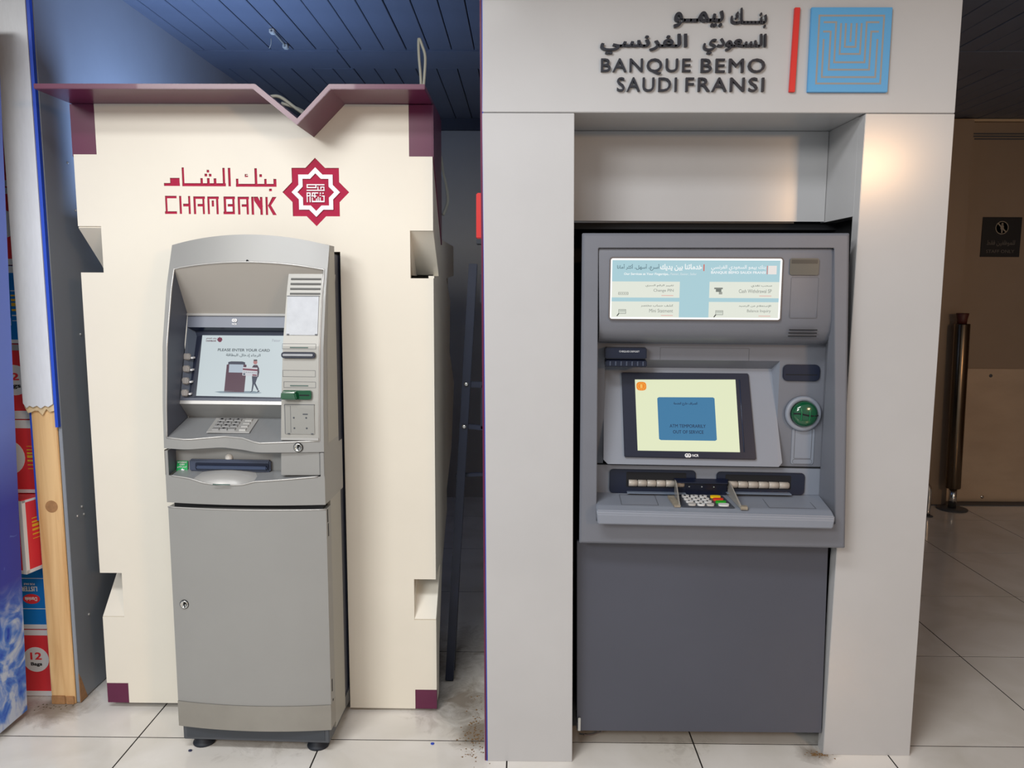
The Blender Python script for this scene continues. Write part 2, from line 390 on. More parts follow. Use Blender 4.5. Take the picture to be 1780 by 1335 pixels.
# staff door, its frame and kick plate
door = struct(box('door_1', 2.885, 3.92, 5.275, 5.309, .004, 2.52, DOORM, None, .002), 'dull steel staff door behind the bollard')
box('door_frame', 2.66, 3.945, 5.25, 5.309, 2.522, 2.536, FRAMEM, door)
box('door_jamb', 2.60, 2.878, 5.20, 5.309, .0, 2.521, DOORM, door, .003)
for k, z in enumerate((2.448, 2.432, 2.415)): box('door_groove', 2.905+.01*k, 3.9, 5.272, 5.2755, z-.0045, z+.0045, DARKG, door)
kp = box('kick_plate', 2.886, 3.91, 5.268, 5.2748, .012, .921, KICK, door, .001)
for (x, z) in ((3.149, .875), (3.157, .042), (3.452, .043), (3.75, .875)):
    lathe('screw', (x, 5.268, z), (0, -1, 0), [(0, .011), (.003, .011), (.005, .006)], DARKG if z > .5 else CHROME, kp, 12)
box('door_threshold', 2.6, 3.945, 5.19, 5.309, 0.0005, .006, DARKG, door)

# partition with a pine post and a torn grey facing board
part = struct(box('wall_left', -1.632, -1.553, 2.60, 4.4, 0, CZ+.012, BOARDSIDE), 'stub partition with torn grey board over a pine post')
post = box('wood_post', -1.634, -1.5515, 2.571, 2.60, 0.0, 1.062, WOOD, part, .002)
lathe('wood_plug', (-1.588, 2.5715, .71), (0, -1, 0), [(0, .021), (.0015, .021)], KNOT, post, 20)
box('foot_block', -1.634, -1.585, 2.566, 2.5708, .0, .032, KNOT, post, .002); box('foot_block', -1.583, -1.553, 2.566, 2.5708, .0, .030, KNOT, post, .002)
zz = [(-1.6505, 1.066), (-1.640, 1.05), (-1.63, 1.058), (-1.618, 1.052), (-1.605, 1.058), (-1.592, 1.049), (-1.578, 1.058), (-1.567, 1.054), (-1.551, 1.064)]
plate('facing_board', zz + [(-1.551, CZ+.005), (-1.6505, CZ+.005)], 2.556, 2.5695, GREYBOARD, part)
plate('torn_board_edge', [(x, z-.012-.006*((i*7) % 3)) for i, (x, z) in enumerate(zz)] + [(x, z+.01) for x, z in reversed(zz)], 2.5625, 2.5693, TORN, part)
box('blue_edge_strip', -1.5495, -1.5395, 2.559, 2.5735, .985, CZ+.005, BLUEEDGE, part)
box('side_board', -1.5495, -1.5375, 2.575, 4.4, .004, CZ+.008, BOARDSIDE, part, .001)
slab('chipped_corner', [(-1.5375, 2.575, .003), (-1.5375, 2.62, .003), (-1.5375, 2.588, .085), (-1.5375, 2.575, .11)], (.0016, 0, 0), KNOT, part)
box('blue_backing_sheet', -1.6425, -1.6355, 2.574, 2.62, .66, 1.06, BLUEEDGE, part)
box('plywood_sheet', -1.6353, -1.6341, 2.5725, 2.60, .0, 1.05, TORN, part)
for (y, z) in ((2.74, 1.71), (2.72, 1.285), (2.66, .685), (2.63, .66), (2.67, .655), (2.66, .29), (2.71, 1.865)):
    lathe('nail_head', (-1.5377, y, z), (1, 0, 0), [(0, .0045), (.003, .0045), (.0045, .002)], SILVERL, part, 10)

# ================================================================== cooler and cartons at the left edge
ck = thing('advertising_stand', 'tall blue advertising stand with an ice cube picture at the left edge', 'stand', (-2.0, 2.4, 0))
hexa('cabinet', [(-2.35, 2.31, .045), (-1.677, 2.31, .045), (-1.677, 2.489, .045), (-2.35, 2.489, .045), (-2.35, 2.31, 2.25), (-1.606, 2.31, 2.25), (-1.606, 2.489, 2.25), (-2.35, 2.489, 2.25)], MATS['navy_steel'], ck, .004)
slab('ice_graphic', [(-1.6765, 2.312, .022), (-1.6765, 2.4905, .022), (-1.605, 2.4905, 2.25), (-1.605, 2.312, 2.25)], (.006, 0, 0), ICE, ck)
for (x, y) in ((-2.3, 2.345), (-1.73, 2.345), (-2.3, 2.44), (-1.73, 2.44)): lathe('foot', (x, y, 0), (0, 0, 1), [(0, .025), (.03, .025), (.046, .02)], RUBBER, ck, 14)

def carton(z0, z1, body, label, band_top=.03, band_bot=.03, x0=-2.06, x1=-1.661, y0=2.62, y1=2.9, deco=(), rz=0):
    """a cardboard box with its printed bands, discs and words on the front"""
    t = thing('cardboard_carton', label, 'carton', ((x0+x1)/2, (y0+y1)/2, z0), 0, 'cartons stacked behind the advertising stand')
    b = box('carton_body', x0, x1, y0, y1, z0+.0006, z1-.0006, CARD[body], t, .002)
    fy = y0-.0009
    if band_bot: box('printed_band', x0+.001, x1-.001, fy, y0, z0+.002, z0+band_bot, CARD['white'], b)
    if band_top: box('printed_band', x0+.001, x1-.001, fy, y0, z1-band_top, z1-.002, CARD['white'], b)
    for d in deco:
        if d[0] == 'disc':
            _, cx, cz, r = d; plate('printed_disc', [(cx+r*math.cos(a*math.pi/14), cz+r*math.sin(a*math.pi/14)) for a in range(28)], fy, y0, CARD['white'], b)
        elif d[0] == 'bar':
            _, a, e, c, g, col = d; box('printed_bar', a, e, fy, y0, c, g, CARD[col], b)
        elif d[0] == 'text':
            _, s, a, e, c, g, col, flip, bold = d
            P0, PX, PY = ((a, fy, c), (e, fy, c), (a, fy, g)) if not flip else ((e, fy, g), (a, fy, g), (e, fy, c))
            text_on('printed_word', s, P0, PX, PY, .0008, CARD[col], b, bold)
        elif d[0] == 'oval':
            _, cx, cz, rx, rz_, col = d; plate('printed_oval', [(cx+rx*math.cos(a*math.pi/12), cz+rz_*math.sin(a*math.pi/12)) for a in range(24)], fy, y0, CARD[col], b)
    return t
bars = lambda x, z, s=1: [('bar', x, x+.05, z+k*.013, z+k*.013+h, c) for k, (h, c) in enumerate(((.002, 'yellow'), (.003, 'yellow'), (.006, 'yellow'), (.009, 'yellow'), (.006, 'yellow'), (.003, 'yellow'), (.002, 'yellow')))]
carton(0, .25, 'red', 'red carton on the floor printed 12 Bags on a white disc', .022, .02, deco=[('disc', -1.712, .138, .046), ('text', '12', -1.731, -1.691, .138, .165, 'red', False, .03), ('text', 'Bags', -1.731, -1.691, .112, .128, 'black', False, .03)])
carton(.25, .482, 'blue', 'blue carton with upside-down print above the 12 Bags carton', 0, .018, deco=[('text', 'LISTER', -1.745, -1.689, .39, .408, 'white', True, .03), ('text', 'FOR SALE', -1.735, -1.697, .413, .42, 'white', True, .01), ('oval', -1.712, .362, .03, .018, 'red'), ('text', "Daniels", -1.735, -1.692, .355, .369, 'white', True, .03), ('bar', -2.05, -1.664, .436, .438, 'white'), ('bar', -2.05, -1.664, .325, .327, 'white')])
# the crooked carton that sticks out of the stack
cx_, cy_ = -1.6662, 2.535
t = thing('cardboard_carton', 'crooked red carton jutting out of the stack, white edges and yellow bars', 'carton', (cx_-.1218, cy_+.123, .482), math.radians(-14), 'cartons stacked behind the advertising stand', local=True)
b = box('carton_body', -.2, .148, -.09, .09, .0008, .258, CARD['red'], t, .002)
for (xa, xb, ya, yb, za, zb) in ((-.2, .148, -.0908, -.09, .002, .014), (.1345, .149, -.0912, -.0899, .002, .256), (-.2, .148, -.0908, -.09, .246, .256), (.148, .1488, -.091, .09, .002, .014), (.148, .1488, -.0909, -.077, .002, .256), (.148, .1488, -.09, .09, .248, .256)):
    box('white_edge', xa, xb, ya, yb, za, zb, CARD['white'], b)
for k in range(6):
    box('printed_bar', .148, .1487, -.055, .03, .115+k*.014, .115+k*.014+(.002, .004, .007, .009, .005, .003)[k], CARD['yellow'], b)
    box('printed_bar', .085, .13, -.0907, -.09, .10+k*.012, .10+k*.012+(.002, .003, .006, .008, .005, .003)[k], CARD['yellow'], b)
carton(.742, 1.0, 'red', 'red carton with yellow bars resting on the crooked carton', .03, .014, deco=[('disc', -1.76, .868, .062)] + bars(-1.69, .828))
carton(1.0, 1.2585, 'red', 'red carton with a numbered white disc directly below the blue yellow-barred carton', 0, .03, deco=[('disc', -1.715, 1.135, .052), ('text', '12', -1.745, -1.698, 1.135, 1.16, 'red', False, .03), ('text', 'Bags', -1.752, -1.694, 1.105, 1.124, 'black', False, .03), ('bar', -2.05, -1.663, 1.236, 1.256, 'grey')])
carton(1.2585, 1.519, 'blue', 'blue carton with yellow bars halfway up the stack', .024, .014, deco=[('bar', -1.706, -1.684, 1.335+k*.0165, 1.335+k*.0165+(.002, .004, .007, .011, .008, .005, .003)[k], 'yellow' if 1 < k < 6 else 'white') for k in range(7)] + [('bar', -1.733, -1.716, 1.452, 1.4535, 'white'), ('bar', -1.7175, -1.716, 1.43, 1.4535, 'white'), ('bar', -1.7195, -1.7175, 1.385, 1.43, 'white'), ('bar', -1.717, -1.7145, 1.345, 1.385, 'white'), ('bar', -1.714, -1.7115, 1.322, 1.345, 'white'), ('bar', -1.733, -1.7115, 1.32, 1.322, 'white')])
carton(1.519, 1.774, 'red', 'red carton with a white half disc above the blue yellow-barred carton', .022, .022, deco=[('disc', -1.715, 1.655, .046), ('bar', -1.68, -1.664, 1.706, 1.7075, 'white'), ('bar', -1.68, -1.664, 1.602, 1.6035, 'white')])
carton(1.774, 2.044, 'red', 'narrow sliver of red carton second from the top of the stack', .03, .022, deco=[('bar', -1.69, -1.662, 1.90, 1.96, 'white')])
carton(2.044, 2.30, 'red', 'topmost red carton in the stack beside the grey board', 0, .032)

# ================================================================== cream kiosk
XL, XR, XLn, XRn, KY_ = -1.423, -.283, -1.349, -.357, 2.545
k1 = thing('bank_kiosk', 'cream bank kiosk with maroon V-notched canopy and star emblem', 'kiosk', (-.85, 2.75, 0))
V0, V1, V2 = (-.782, 2.022), (-.657, 1.921), (-.556, 2.022)
cut = [(-.582, .022), (-.582, 1.565), (-1.068, 1.565), (-1.068, .022)]
outline = [(XLn, .0215), (-1.068, .0215), (-1.068, 1.565), (-.582, 1.565), (-.582, .0115), (XRn, .0105), (XRn, .080), (XR, .080), (XR, .331), (XRn, .331), (XRn, .475), (XR, .475), (XR, 1.482), (XRn, 1.482), (XRn, 1.633), (XR, 1.633), (XR, 1.863), (XRn, 1.863), (XRn, 2.021),
           V2, V1, V0, (XLn, 2.022), (XLn, 1.867), (XL, 1.867), (XL, 1.643), (XLn, 1.643), (XLn, 1.496), (XL, 1.496), (XL, .488), (XLn, .488), (XLn, .332), (XL, .332), (XL, .093), (XLn, .093)]
letters = {'meem': [[(-1.1395, 1.7699), (-1.0883, 1.7699), (-1.0883, 1.7791), (-1.1395, 1.7791)], [(-1.1194, 1.7746), (-1.0888, 1.7746), (-1.0888, 1.7951), (-1.1194, 1.7951)]], 'sha': [[(-1.0807, 1.7699), (-1.0734, 1.7699), (-1.0734, 1.8276), (-1.0807, 1.8276)], [(-1.0811, 1.7692), (-0.9414, 1.7692), (-0.9414, 1.7789), (-1.0811, 1.7789)], [(-1.0224, 1.7748), (-1.0144, 1.7748), (-1.0144, 1.7946), (-1.0224, 1.7946)], [(-1.0013, 1.7749), (-0.9928, 1.7749), (-0.9928, 1.7947), (-1.0013, 1.7947)], [(-0.9801, 1.7749), (-0.9713, 1.7749), (-0.9713, 1.794), (-0.9801, 1.794)], [(-0.9509, 1.7692), (-0.9433, 1.7692), (-0.9433, 1.8265), (-0.9509, 1.8265)]], 'd1': [[(-1.0012, 1.812), (-0.9931, 1.812), (-0.9931, 1.8203), (-1.0012, 1.8203)]], 'd2': [[(-1.0084, 1.7997), (-0.9999, 1.7997), (-0.9999, 1.8084), (-1.0084, 1.8084)]], 'd3': [[(-0.9947, 1.7994), (-0.9862, 1.7994), (-0.9862, 1.808), (-0.9947, 1.808)]], 'alif': [[(-0.9335, 1.7693), (-0.9254, 1.7693), (-0.9254, 1.8266), (-0.9335, 1.8266)]], 'bank': [[(-0.9095, 1.7683), (-0.7799, 1.7683), (-0.7799, 1.7773), (-0.9095, 1.7773)], [(-0.9089, 1.7679), (-0.901, 1.7679), (-0.901, 1.7932), (-0.9089, 1.7932)], [(-0.8491, 1.7681), (-0.8408, 1.7681), (-0.8408, 1.8257), (-0.8491, 1.8257)], [(-0.8188, 1.7682), (-0.8111, 1.7682), (-0.8111, 1.7927), (-0.8188, 1.7927)], [(-0.7895, 1.7683), (-0.7799, 1.7683), (-0.7799, 1.7928), (-0.7895, 1.7928)]], 'hamza': [[(-0.8803, 1.7983), (-0.8698, 1.7983), (-0.8698, 1.8026), (-0.8803, 1.8026)], [(-0.8802, 1.7983), (-0.8764, 1.7983), (-0.8764, 1.8076), (-0.8802, 1.8076)], [(-0.8802, 1.8052), (-0.8706, 1.8052), (-0.8706, 1.8076), (-0.8802, 1.8076)]], 'd4': [[(-0.8338, 1.7984), (-0.8253, 1.7984), (-0.8253, 1.8071), (-0.8338, 1.8071)]], 'd5': [[(-0.8042, 1.7545), (-0.7952, 1.7545), (-0.7952, 1.7624), (-0.8042, 1.7624)]]}
latin = {'C': [[(-1.1382, 1.6825), (-1.1314, 1.6825), (-1.1314, 1.7393), (-1.1382, 1.7393)], [(-1.1382, 1.7314), (-1.1009, 1.7314), (-1.1009, 1.7393), (-1.1382, 1.7393)], [(-1.1407, 1.6826), (-1.1018, 1.6826), (-1.1018, 1.6909), (-1.1407, 1.6909)]], 'H': [[(-1.0931, 1.6827), (-1.0858, 1.6827), (-1.0858, 1.7391), (-1.0931, 1.7391)], [(-1.0644, 1.6824), (-1.0574, 1.6824), (-1.0574, 1.7388), (-1.0644, 1.7388)], [(-1.0812, 1.7061), (-1.0622, 1.7061), (-1.0622, 1.7148), (-1.0812, 1.7148)]], 'A': [[(-1.0477, 1.6821), (-1.0402, 1.6821), (-1.0402, 1.7377), (-1.0477, 1.7377)], [(-1.0477, 1.7299), (-1.0101, 1.7299), (-1.0101, 1.7377), (-1.0477, 1.7377)], [(-1.019, 1.6822), (-1.0122, 1.6822), (-1.0122, 1.7378), (-1.019, 1.7378)], [(-1.035, 1.7062), (-1.0175, 1.7062), (-1.0175, 1.7142), (-1.035, 1.7142)]], 'M': [[(-1.003, 1.6823), (-0.9961, 1.6823), (-0.9961, 1.7375), (-1.003, 1.7375)], [(-1.003, 1.7297), (-0.9658, 1.7297), (-0.9658, 1.7375), (-1.003, 1.7375)], [(-0.9751, 1.682), (-0.9678, 1.682), (-0.9678, 1.7376), (-0.9751, 1.7376)], [(-0.9894, 1.706), (-0.982, 1.706), (-0.982, 1.7252), (-0.9894, 1.7252)]], 'B': [[(-0.9509, 1.6821), (-0.9431, 1.6821), (-0.9431, 1.7377), (-0.9509, 1.7377)], [(-0.9509, 1.7295), (-0.914, 1.7295), (-0.914, 1.7377), (-0.9509, 1.7377)], [(-0.923, 1.6822), (-0.9159, 1.6822), (-0.9159, 1.7378), (-0.923, 1.7378)], [(-0.9529, 1.6822), (-0.9159, 1.6822), (-0.9159, 1.6904), (-0.9529, 1.6904)], [(-0.9381, 1.7062), (-0.9224, 1.7062), (-0.9224, 1.7141), (-0.9381, 1.7141)]], 'A2': [[(-0.9059, 1.6815), (-0.8984, 1.6815), (-0.8984, 1.7371), (-0.9059, 1.7371)], [(-0.9059, 1.7292), (-0.8694, 1.7292), (-0.8694, 1.7371), (-0.9059, 1.7371)], [(-0.8784, 1.6816), (-0.8711, 1.6816), (-0.8711, 1.7372), (-0.8784, 1.7372)], [(-0.8934, 1.7056), (-0.8758, 1.7056), (-0.8758, 1.7135), (-0.8934, 1.7135)]], 'N': [[(-0.8624, 1.6809), (-0.8544, 1.6809), (-0.8544, 1.7372), (-0.8624, 1.7372)], [(-0.8345, 1.6806), (-0.8264, 1.6806), (-0.8264, 1.7366), (-0.8345, 1.7366)], [(-0.8542, 1.7373), (-0.8412, 1.7373), (-0.8255, 1.7072), (-0.8334, 1.6948), (-0.8532, 1.7246)]], 'K': [[(-0.817, 1.6803), (-0.8097, 1.6803), (-0.8097, 1.7367), (-0.817, 1.7367)], [(-0.7947, 1.7367), (-0.781, 1.7368), (-0.8001, 1.7095), (-0.8094, 1.7095)], [(-0.8101, 1.7109), (-0.8011, 1.7131), (-0.7821, 1.6801), (-0.794, 1.68)]]}
SC = Vector((-0.6554, 2.545, 1.752)); SR = 0.1065
def star(R): return [(SC.x + (R if k % 2 == 0 else R*.7654)*math.sin(k*math.pi/8), SC.z + (R if k % 2 == 0 else R*.7654)*math.cos(k*math.pi/8)) for k in range(16)]
ENG = .0055
front = plate('front_board', outline, KY_, KY_+.018, CREAM, k1)
# engrave the lettering and the star into the board
cv = []; cf = []
def cutter(pts, y0, y1):
    n = len(pts); b_ = len(cv); cv.extend([(x, y0, z) for x, z in pts] + [(x, y1, z) for x, z in pts])
    cf.extend([tuple(b_+i for i in range(n)), tuple(b_+2*n-1-i for i in range(n))] + [(b_+i, b_+n+i, b_+n+(i+1) % n, b_+(i+1) % n) for i in range(n)])
for d in (letters, latin):
    for ps in d.values():
        for p in ps: cutter(p, KY_-.01, KY_+ENG)
cutter(star(SR), KY_-.01, KY_+ENG)
cutm = bpy.data.meshes.new('cut'); bm = bmesh.new(); _v = [bm.verts.new(p) for p in cv]
for q in cf: bm.faces.new([_v[i] for i in q])
bmesh.ops.recalc_face_normals(bm, faces=bm.faces); bm.to_mesh(cutm); bm.free()
cuto = bpy.data.objects.new('cut', cutm); COL.objects.link(cuto)
md = front.modifiers.new('engrave', 'BOOLEAN'); md.object = cuto; md.operation = 'DIFFERENCE'; md.solver = 'EXACT'; md.use_self = True
bpy.context.view_layer.update()
_ev = front.evaluated_get(bpy.context.evaluated_depsgraph_get()); _me = bpy.data.meshes.new_from_object(_ev)
front.modifiers.clear()
if len(_me.polygons) > 60: front.data = _me; front.data.name = 'front_board'
bpy.data.objects.remove(cuto)
def union_letter(name, ps, m):
    return fuse(name, ps, KY_+ENG-.0012, KY_+ENG-.0001, m, front)
for ps in letters.values(): union_letter('arabic_letter', ps, CRIMSON)
for ps in latin.values(): union_letter('letter', ps, CRIMSON)
emb = plate('star_emblem', star(SR*.998), KY_+ENG-.0012, KY_+ENG-.0001, CRIMSON, front)
emb['label'] = 'crimson eight-pointed star emblem'
so, si = star(SR*.725), star(SR*.55)
ring('white_star_band', [(x, KY_-.0004, z) for x, z in so], [(x, KY_-.0004, z) for x, z in si], (0, ENG, 0), LOGOWHITE, k1)
fuse('calligraphy', [[(-0.684, 1.7734), (-0.6274, 1.7734), (-0.6274, 1.7769), (-0.684, 1.7769)], [(-0.684, 1.765), (-0.6806, 1.765), (-0.6806, 1.7769), (-0.684, 1.7769)], [(-0.6842, 1.7647), (-0.6528, 1.7647), (-0.6528, 1.7682), (-0.6842, 1.7682)], [(-0.6563, 1.7647), (-0.6528, 1.7647), (-0.6528, 1.7733), (-0.6563, 1.7733)], [(-0.6845, 1.7561), (-0.6271, 1.7561), (-0.6271, 1.7595), (-0.6845, 1.7595)], [(-0.6497, 1.7578), (-0.6467, 1.7578), (-0.6467, 1.7694), (-0.6497, 1.7694)], [(-0.6405, 1.7662), (-0.6276, 1.7662), (-0.6276, 1.7694), (-0.6405, 1.7694)], [(-0.6305, 1.7561), (-0.6278, 1.7561), (-0.6278, 1.7694), (-0.6305, 1.7694)], [(-0.6405, 1.7615), (-0.6373, 1.7615), (-0.6373, 1.7694), (-0.6405, 1.7694)], [(-0.6847, 1.7208), (-0.6819, 1.7208), (-0.6819, 1.7512), (-0.6847, 1.7512)], [(-0.6847, 1.7476), (-0.6718, 1.7476), (-0.6718, 1.7512), (-0.6847, 1.7512)], [(-0.6754, 1.7397), (-0.672, 1.7397), (-0.672, 1.7512), (-0.6754, 1.7512)], [(-0.685, 1.7389), (-0.6721, 1.7389), (-0.6721, 1.7425), (-0.685, 1.7425)], [(-0.668, 1.7477), (-0.6477, 1.7477), (-0.6477, 1.7513), (-0.668, 1.7513)], [(-0.668, 1.7415), (-0.6646, 1.7415), (-0.6646, 1.7513), (-0.668, 1.7513)], [(-0.6607, 1.7343), (-0.6573, 1.7343), (-0.6573, 1.7477), (-0.6607, 1.7477)], [(-0.6432, 1.747), (-0.6388, 1.747), (-0.6388, 1.7506), (-0.6432, 1.7506)], [(-0.6346, 1.747), (-0.6303, 1.747), (-0.6303, 1.7506), (-0.6346, 1.7506)], [(-0.6433, 1.7405), (-0.6397, 1.7405), (-0.6397, 1.7441), (-0.6433, 1.7441)], [(-0.6701, 1.7383), (-0.6535, 1.7383), (-0.6535, 1.7415), (-0.6701, 1.7415)], [(-0.6758, 1.7208), (-0.6726, 1.7208), (-0.6726, 1.7378), (-0.6758, 1.7378)], [(-0.6687, 1.7209), (-0.628, 1.7209), (-0.628, 1.7252), (-0.6687, 1.7252)], [(-0.6684, 1.7208), (-0.6655, 1.7208), (-0.6655, 1.7353), (-0.6684, 1.7353)], [(-0.6555, 1.7209), (-0.6525, 1.7209), (-0.6525, 1.7325), (-0.6555, 1.7325)], [(-0.6436, 1.7209), (-0.6406, 1.7209), (-0.6406, 1.7354), (-0.6436, 1.7354)], [(-0.6312, 1.7209), (-0.628, 1.7209), (-0.628, 1.7416), (-0.6312, 1.7416)], [(-0.6498, 1.7252), (-0.6468, 1.7252), (-0.6468, 1.7379), (-0.6498, 1.7379)], [(-0.6367, 1.7383), (-0.6275, 1.7383), (-0.6275, 1.7416), (-0.6367, 1.7416)]], KY_-.0002, KY_+ENG-.0012, LOGOWHITE, emb)
# the letter B is filled white inside
for q in [[(-0.9405, 1.7149), (-0.9246, 1.7149), (-0.9246, 1.7287), (-0.9405, 1.7287)], [(-0.9414, 1.6912), (-0.9256, 1.6912), (-0.9256, 1.7054), (-0.9414, 1.7054)]]: plate('letter_inlay', q, KY_-.0003, KY_, LOGOWHITE, front)
# maroon corners, canopy and sides
for (x0, x1, z0, z1) in ((XL, XLn-.0005, 1.8675, 2.0215), (XRn+.0005, XR, 1.8635, 2.0205), (XL, XLn-.0005, .022, .0925), (XRn+.0005, XR, .011, .0795)):
    box('maroon_corner', x0, x1, KY_, KY_+.018, z0, z1, MAROON, k1)
CF, CB = 2.358, 2.79
cb = [(XL, 2.0225), (-.782, 2.0225), (-.657, 1.9215), (-.556, 2.0225), (XR, 2.0225)]
ct = [(XL, 2.0375), (-.776, 2.0375), (-.6565, 1.9405), (-.561, 2.0375), (XR, 2.0375)]
plate('canopy', cb + ct[::-1], CF, CB, MAROON, k1, .0012)
def side(x0, x1, zlo):
    p = [(2.5635, 2.021), (2.5635, 1.638), (2.705, 1.491), (2.5635, 1.49), (2.5635, .484), (2.68, .48), (2.5635, .333), (2.5635, zlo), (2.615, zlo), (2.64, .2), (2.76, .45), (2.95, .60), (2.95, .68), (3.16, .80), (3.30, 1.05), (3.10, 1.20), (3.14, 1.40), (2.98, 1.485), (3.30, 1.50), (3.30, 1.62), (2.79, 1.62), (2.79, 2.021)]
    slab('side_board', [(x0, y, z) for y, z in p], (x1-x0, 0, 0), CREAM, k1)
side(XL, XL+.018, .03); side(XR-.018, XR, .03)
slab('side_trim', [(XR-.0005, 2.546, 2.0215), (XR-.0005, 2.788, 2.0215), (XR-.0005, 2.788, 1.60), (XR-.0005, 2.546, 1.863)], (.004, 0, 0), MAROON, k1)
slab('side_trim', [(XL-.0035, 2.546, 2.0215), (XL-.0035, 2.788, 2.0215), (XL-.0035, 2.788, 1.60), (XL-.0035, 2.546, 1.863)], (.004, 0, 0), MAROON, k1)
for (xa, xb) in ((XL+.0005, XLn), (XRn, XR-.0005)):
    slab('notch_slope', [(xa, KY_+.001, 1.638), (xb, KY_+.001, 1.638), (xb, 2.705, 1.495), (xa, 2.705, 1.495)], (0, .008, .008), CREAM, k1)
    slab('notch_slope', [(xa, KY_+.001, .334), (xb, KY_+.001, .334), (xb, 2.68, .478), (xa, 2.68, .478)], (0, .008, -.008), CREAM, k1)
for xa in (XLn-.0005, XRn-.0075):
    slab('notch_cheek', [(xa, KY_+.0185, 1.632), (xa, 2.70, 1.492), (xa, 2.61, 1.492), (xa, KY_+.0185, 1.56)], (.008, 0, 0), CREAM, k1)
    slab('notch_cheek', [(xa, KY_+.0185, .336), (xa, 2.67, .474), (xa, 2.61, .474), (xa, KY_+.0185, .41)], (.008, 0, 0), CREAM, k1)
box('back_board', XL+.018, XR-.018, 3.22, 3.238, .82, 1.6, CREAM, k1)
plate('roof_back_board', [(XL+.018, 1.62), (XR-.018, 1.62), (XR-.018, 2.02), V2, V1, V0, (XL+.018, 2.02)], 2.77, 2.786, CREAM, k1)
box('roof_board', XL+.018, XR-.018, 2.79, 3.28, 1.602, 1.619, CREAM, k1)
for (x, y) in ((XL+.05, 2.62), (XR-.05, 2.62), (XL+.05, 2.70), (XR-.05, 2.70)): box('foot', x-.02, x+.02, y-.02, y+.02, 0, .032, RUBBER, k1)

# ================================================================== white kiosk
k2 = thing('bank_kiosk', 'white bank kiosk with two pillars and dark raised lettering', 'kiosk', (.55, 2.6, 0))
WY = 2.265
box('header_box', -.1125, 1.1975, WY, 2.95, 1.9395, 2.52, WHITE, k2, .0015)
# pillars: the right one stands a little askew
hexa('pillar', [(-.0955, WY, .0), (.1655, WY+.001, .0), (.1655, 2.31, .0), (-.0955, 2.31, .0), (-.1125, WY, 1.9375), (.1445, WY, 1.9375), (.1445, 2.31, 1.9375), (-.1125, 2.31, 1.9375)], WHITE, k2, .0012)
hexa('pillar', [(.9575, 2.318, .0), (1.2285, 2.318, .0), (1.2285, 2.363, .0), (.9575, 2.363, .0), (.952, WY, 1.9375), (1.1975, WY, 1.9375), (1.1975, 2.31, 1.9375), (.952, 2.31, 1.9375)], WHITE, k2, .0012)
box('pillar_core', -.085, .10, 2.312, 2.95, .0, 1.9375, BLACK, k2); box('side_panel', -.108, -.0855, 2.312, 2.95, .0, 1.9375, WHITE, k2); box('pillar_core', 1.0, 1.1945, 2.376, 2.95, .0, 1.9375, BLACK, k2)  # cores coloured black so the gap round the machine reads as deep shade
box('recess_side', .952, .9985, 2.3105, 2.56, 1.662, 1.9385, WHITE, k2); box('recess_side', .10, .1445, 2.3105, 2.56, 1.662, 1.9385, WHITE, k2)
box('recess_back', .146, .9505, 2.524, 2.54, 1.664, 1.9385, WHITE, k2)
box('back_panel', .10, 1.0, 2.92, 2.95, .0, 1.66, BLACK, k2); box('inner_shelf', .10, 1.0, 2.55, 2.92, 1.64, 1.66, BLACK, k2)
hexa('outer_side', [(-.0985, 2.266, .0), (-.0965, 2.266, .0), (-.0965, 2.285, .0), (-.0985, 2.285, .0), (-.1155, 2.266, 2.5), (-.1135, 2.266, 2.5), (-.1135, 2.285, 2.5), (-.1155, 2.285, 2.5)], BLUEEDGE, k2)
hexa('outer_side', [(-.1045, 2.268, .0), (-.0990, 2.268, .0), (-.0990, 2.295, .0), (-.1045, 2.295, .0), (-.1215, 2.268, 2.5), (-.1160, 2.268, 2.5), (-.1160, 2.295, 2.5), (-.1215, 2.295, 2.5)], MAROON, k2)
box('red_junction_box', -.137, -.118, 2.40, 2.48, 1.60, 1.735, RED, k2, .003); box('red_junction_box_base', -.137, -.118, 2.40, 2.48, 1.585, 1.5995, RUBBER, k2)
# raised lettering
def line(s, x0, x1, z0, z1, bold, arab, split):
    o = text_on('letter' if split else 'arabic_word', ar(s) if arab else s, (x0, WY-.0003, z0), (x1, WY-.0003, z0), (x0, WY-.0003, z1), .0095, LETTER, k2, bold, split, 1 if arab else 1.16)
line('بنـ' + 'ــ' + 'ـك', .567, .6655, 2.1625, 2.2135, .022, True, False)
line('بيمــو', .412, .548, 2.1625, 2.207, .022, True, False)
line('السعودي', .494, .667, 2.093, 2.146, .022, True, False)
line('الفرنسي', .2125, .451, 2.093, 2.146, .022, True, False)
line('BANQUE', .2155, .462, 2.0395, 2.0815, .006, False, True)
line('BEMO', .490, .666, 2.0445, 2.0815, .006, False, True)
line('SAUDI', .2605, .4255, 1.994, 2.0315, .006, False, True)
line('FRANSI', .4495, .6655, 1.994, 2.0315, .006, False, True)
plate('red_bar', [(.7345, 1.993), (.7505, 1.993), (.7545, 2.2145), (.7395, 2.2145)], WY-.010, WY-.0003, RED, k2, .001)
sq = box('blue_emblem', .7845, 1.0035, WY-.011, WY-.0003, 1.9925, 2.2145, SIGNBLUE, k2, .001)
sq['label'] = 'sky blue square emblem with nested grooves'
ex0, ez0, es = .7845, 2.2145, .219/450.     # emblem drawn on a 450 unit square, grooves as inlaid strips
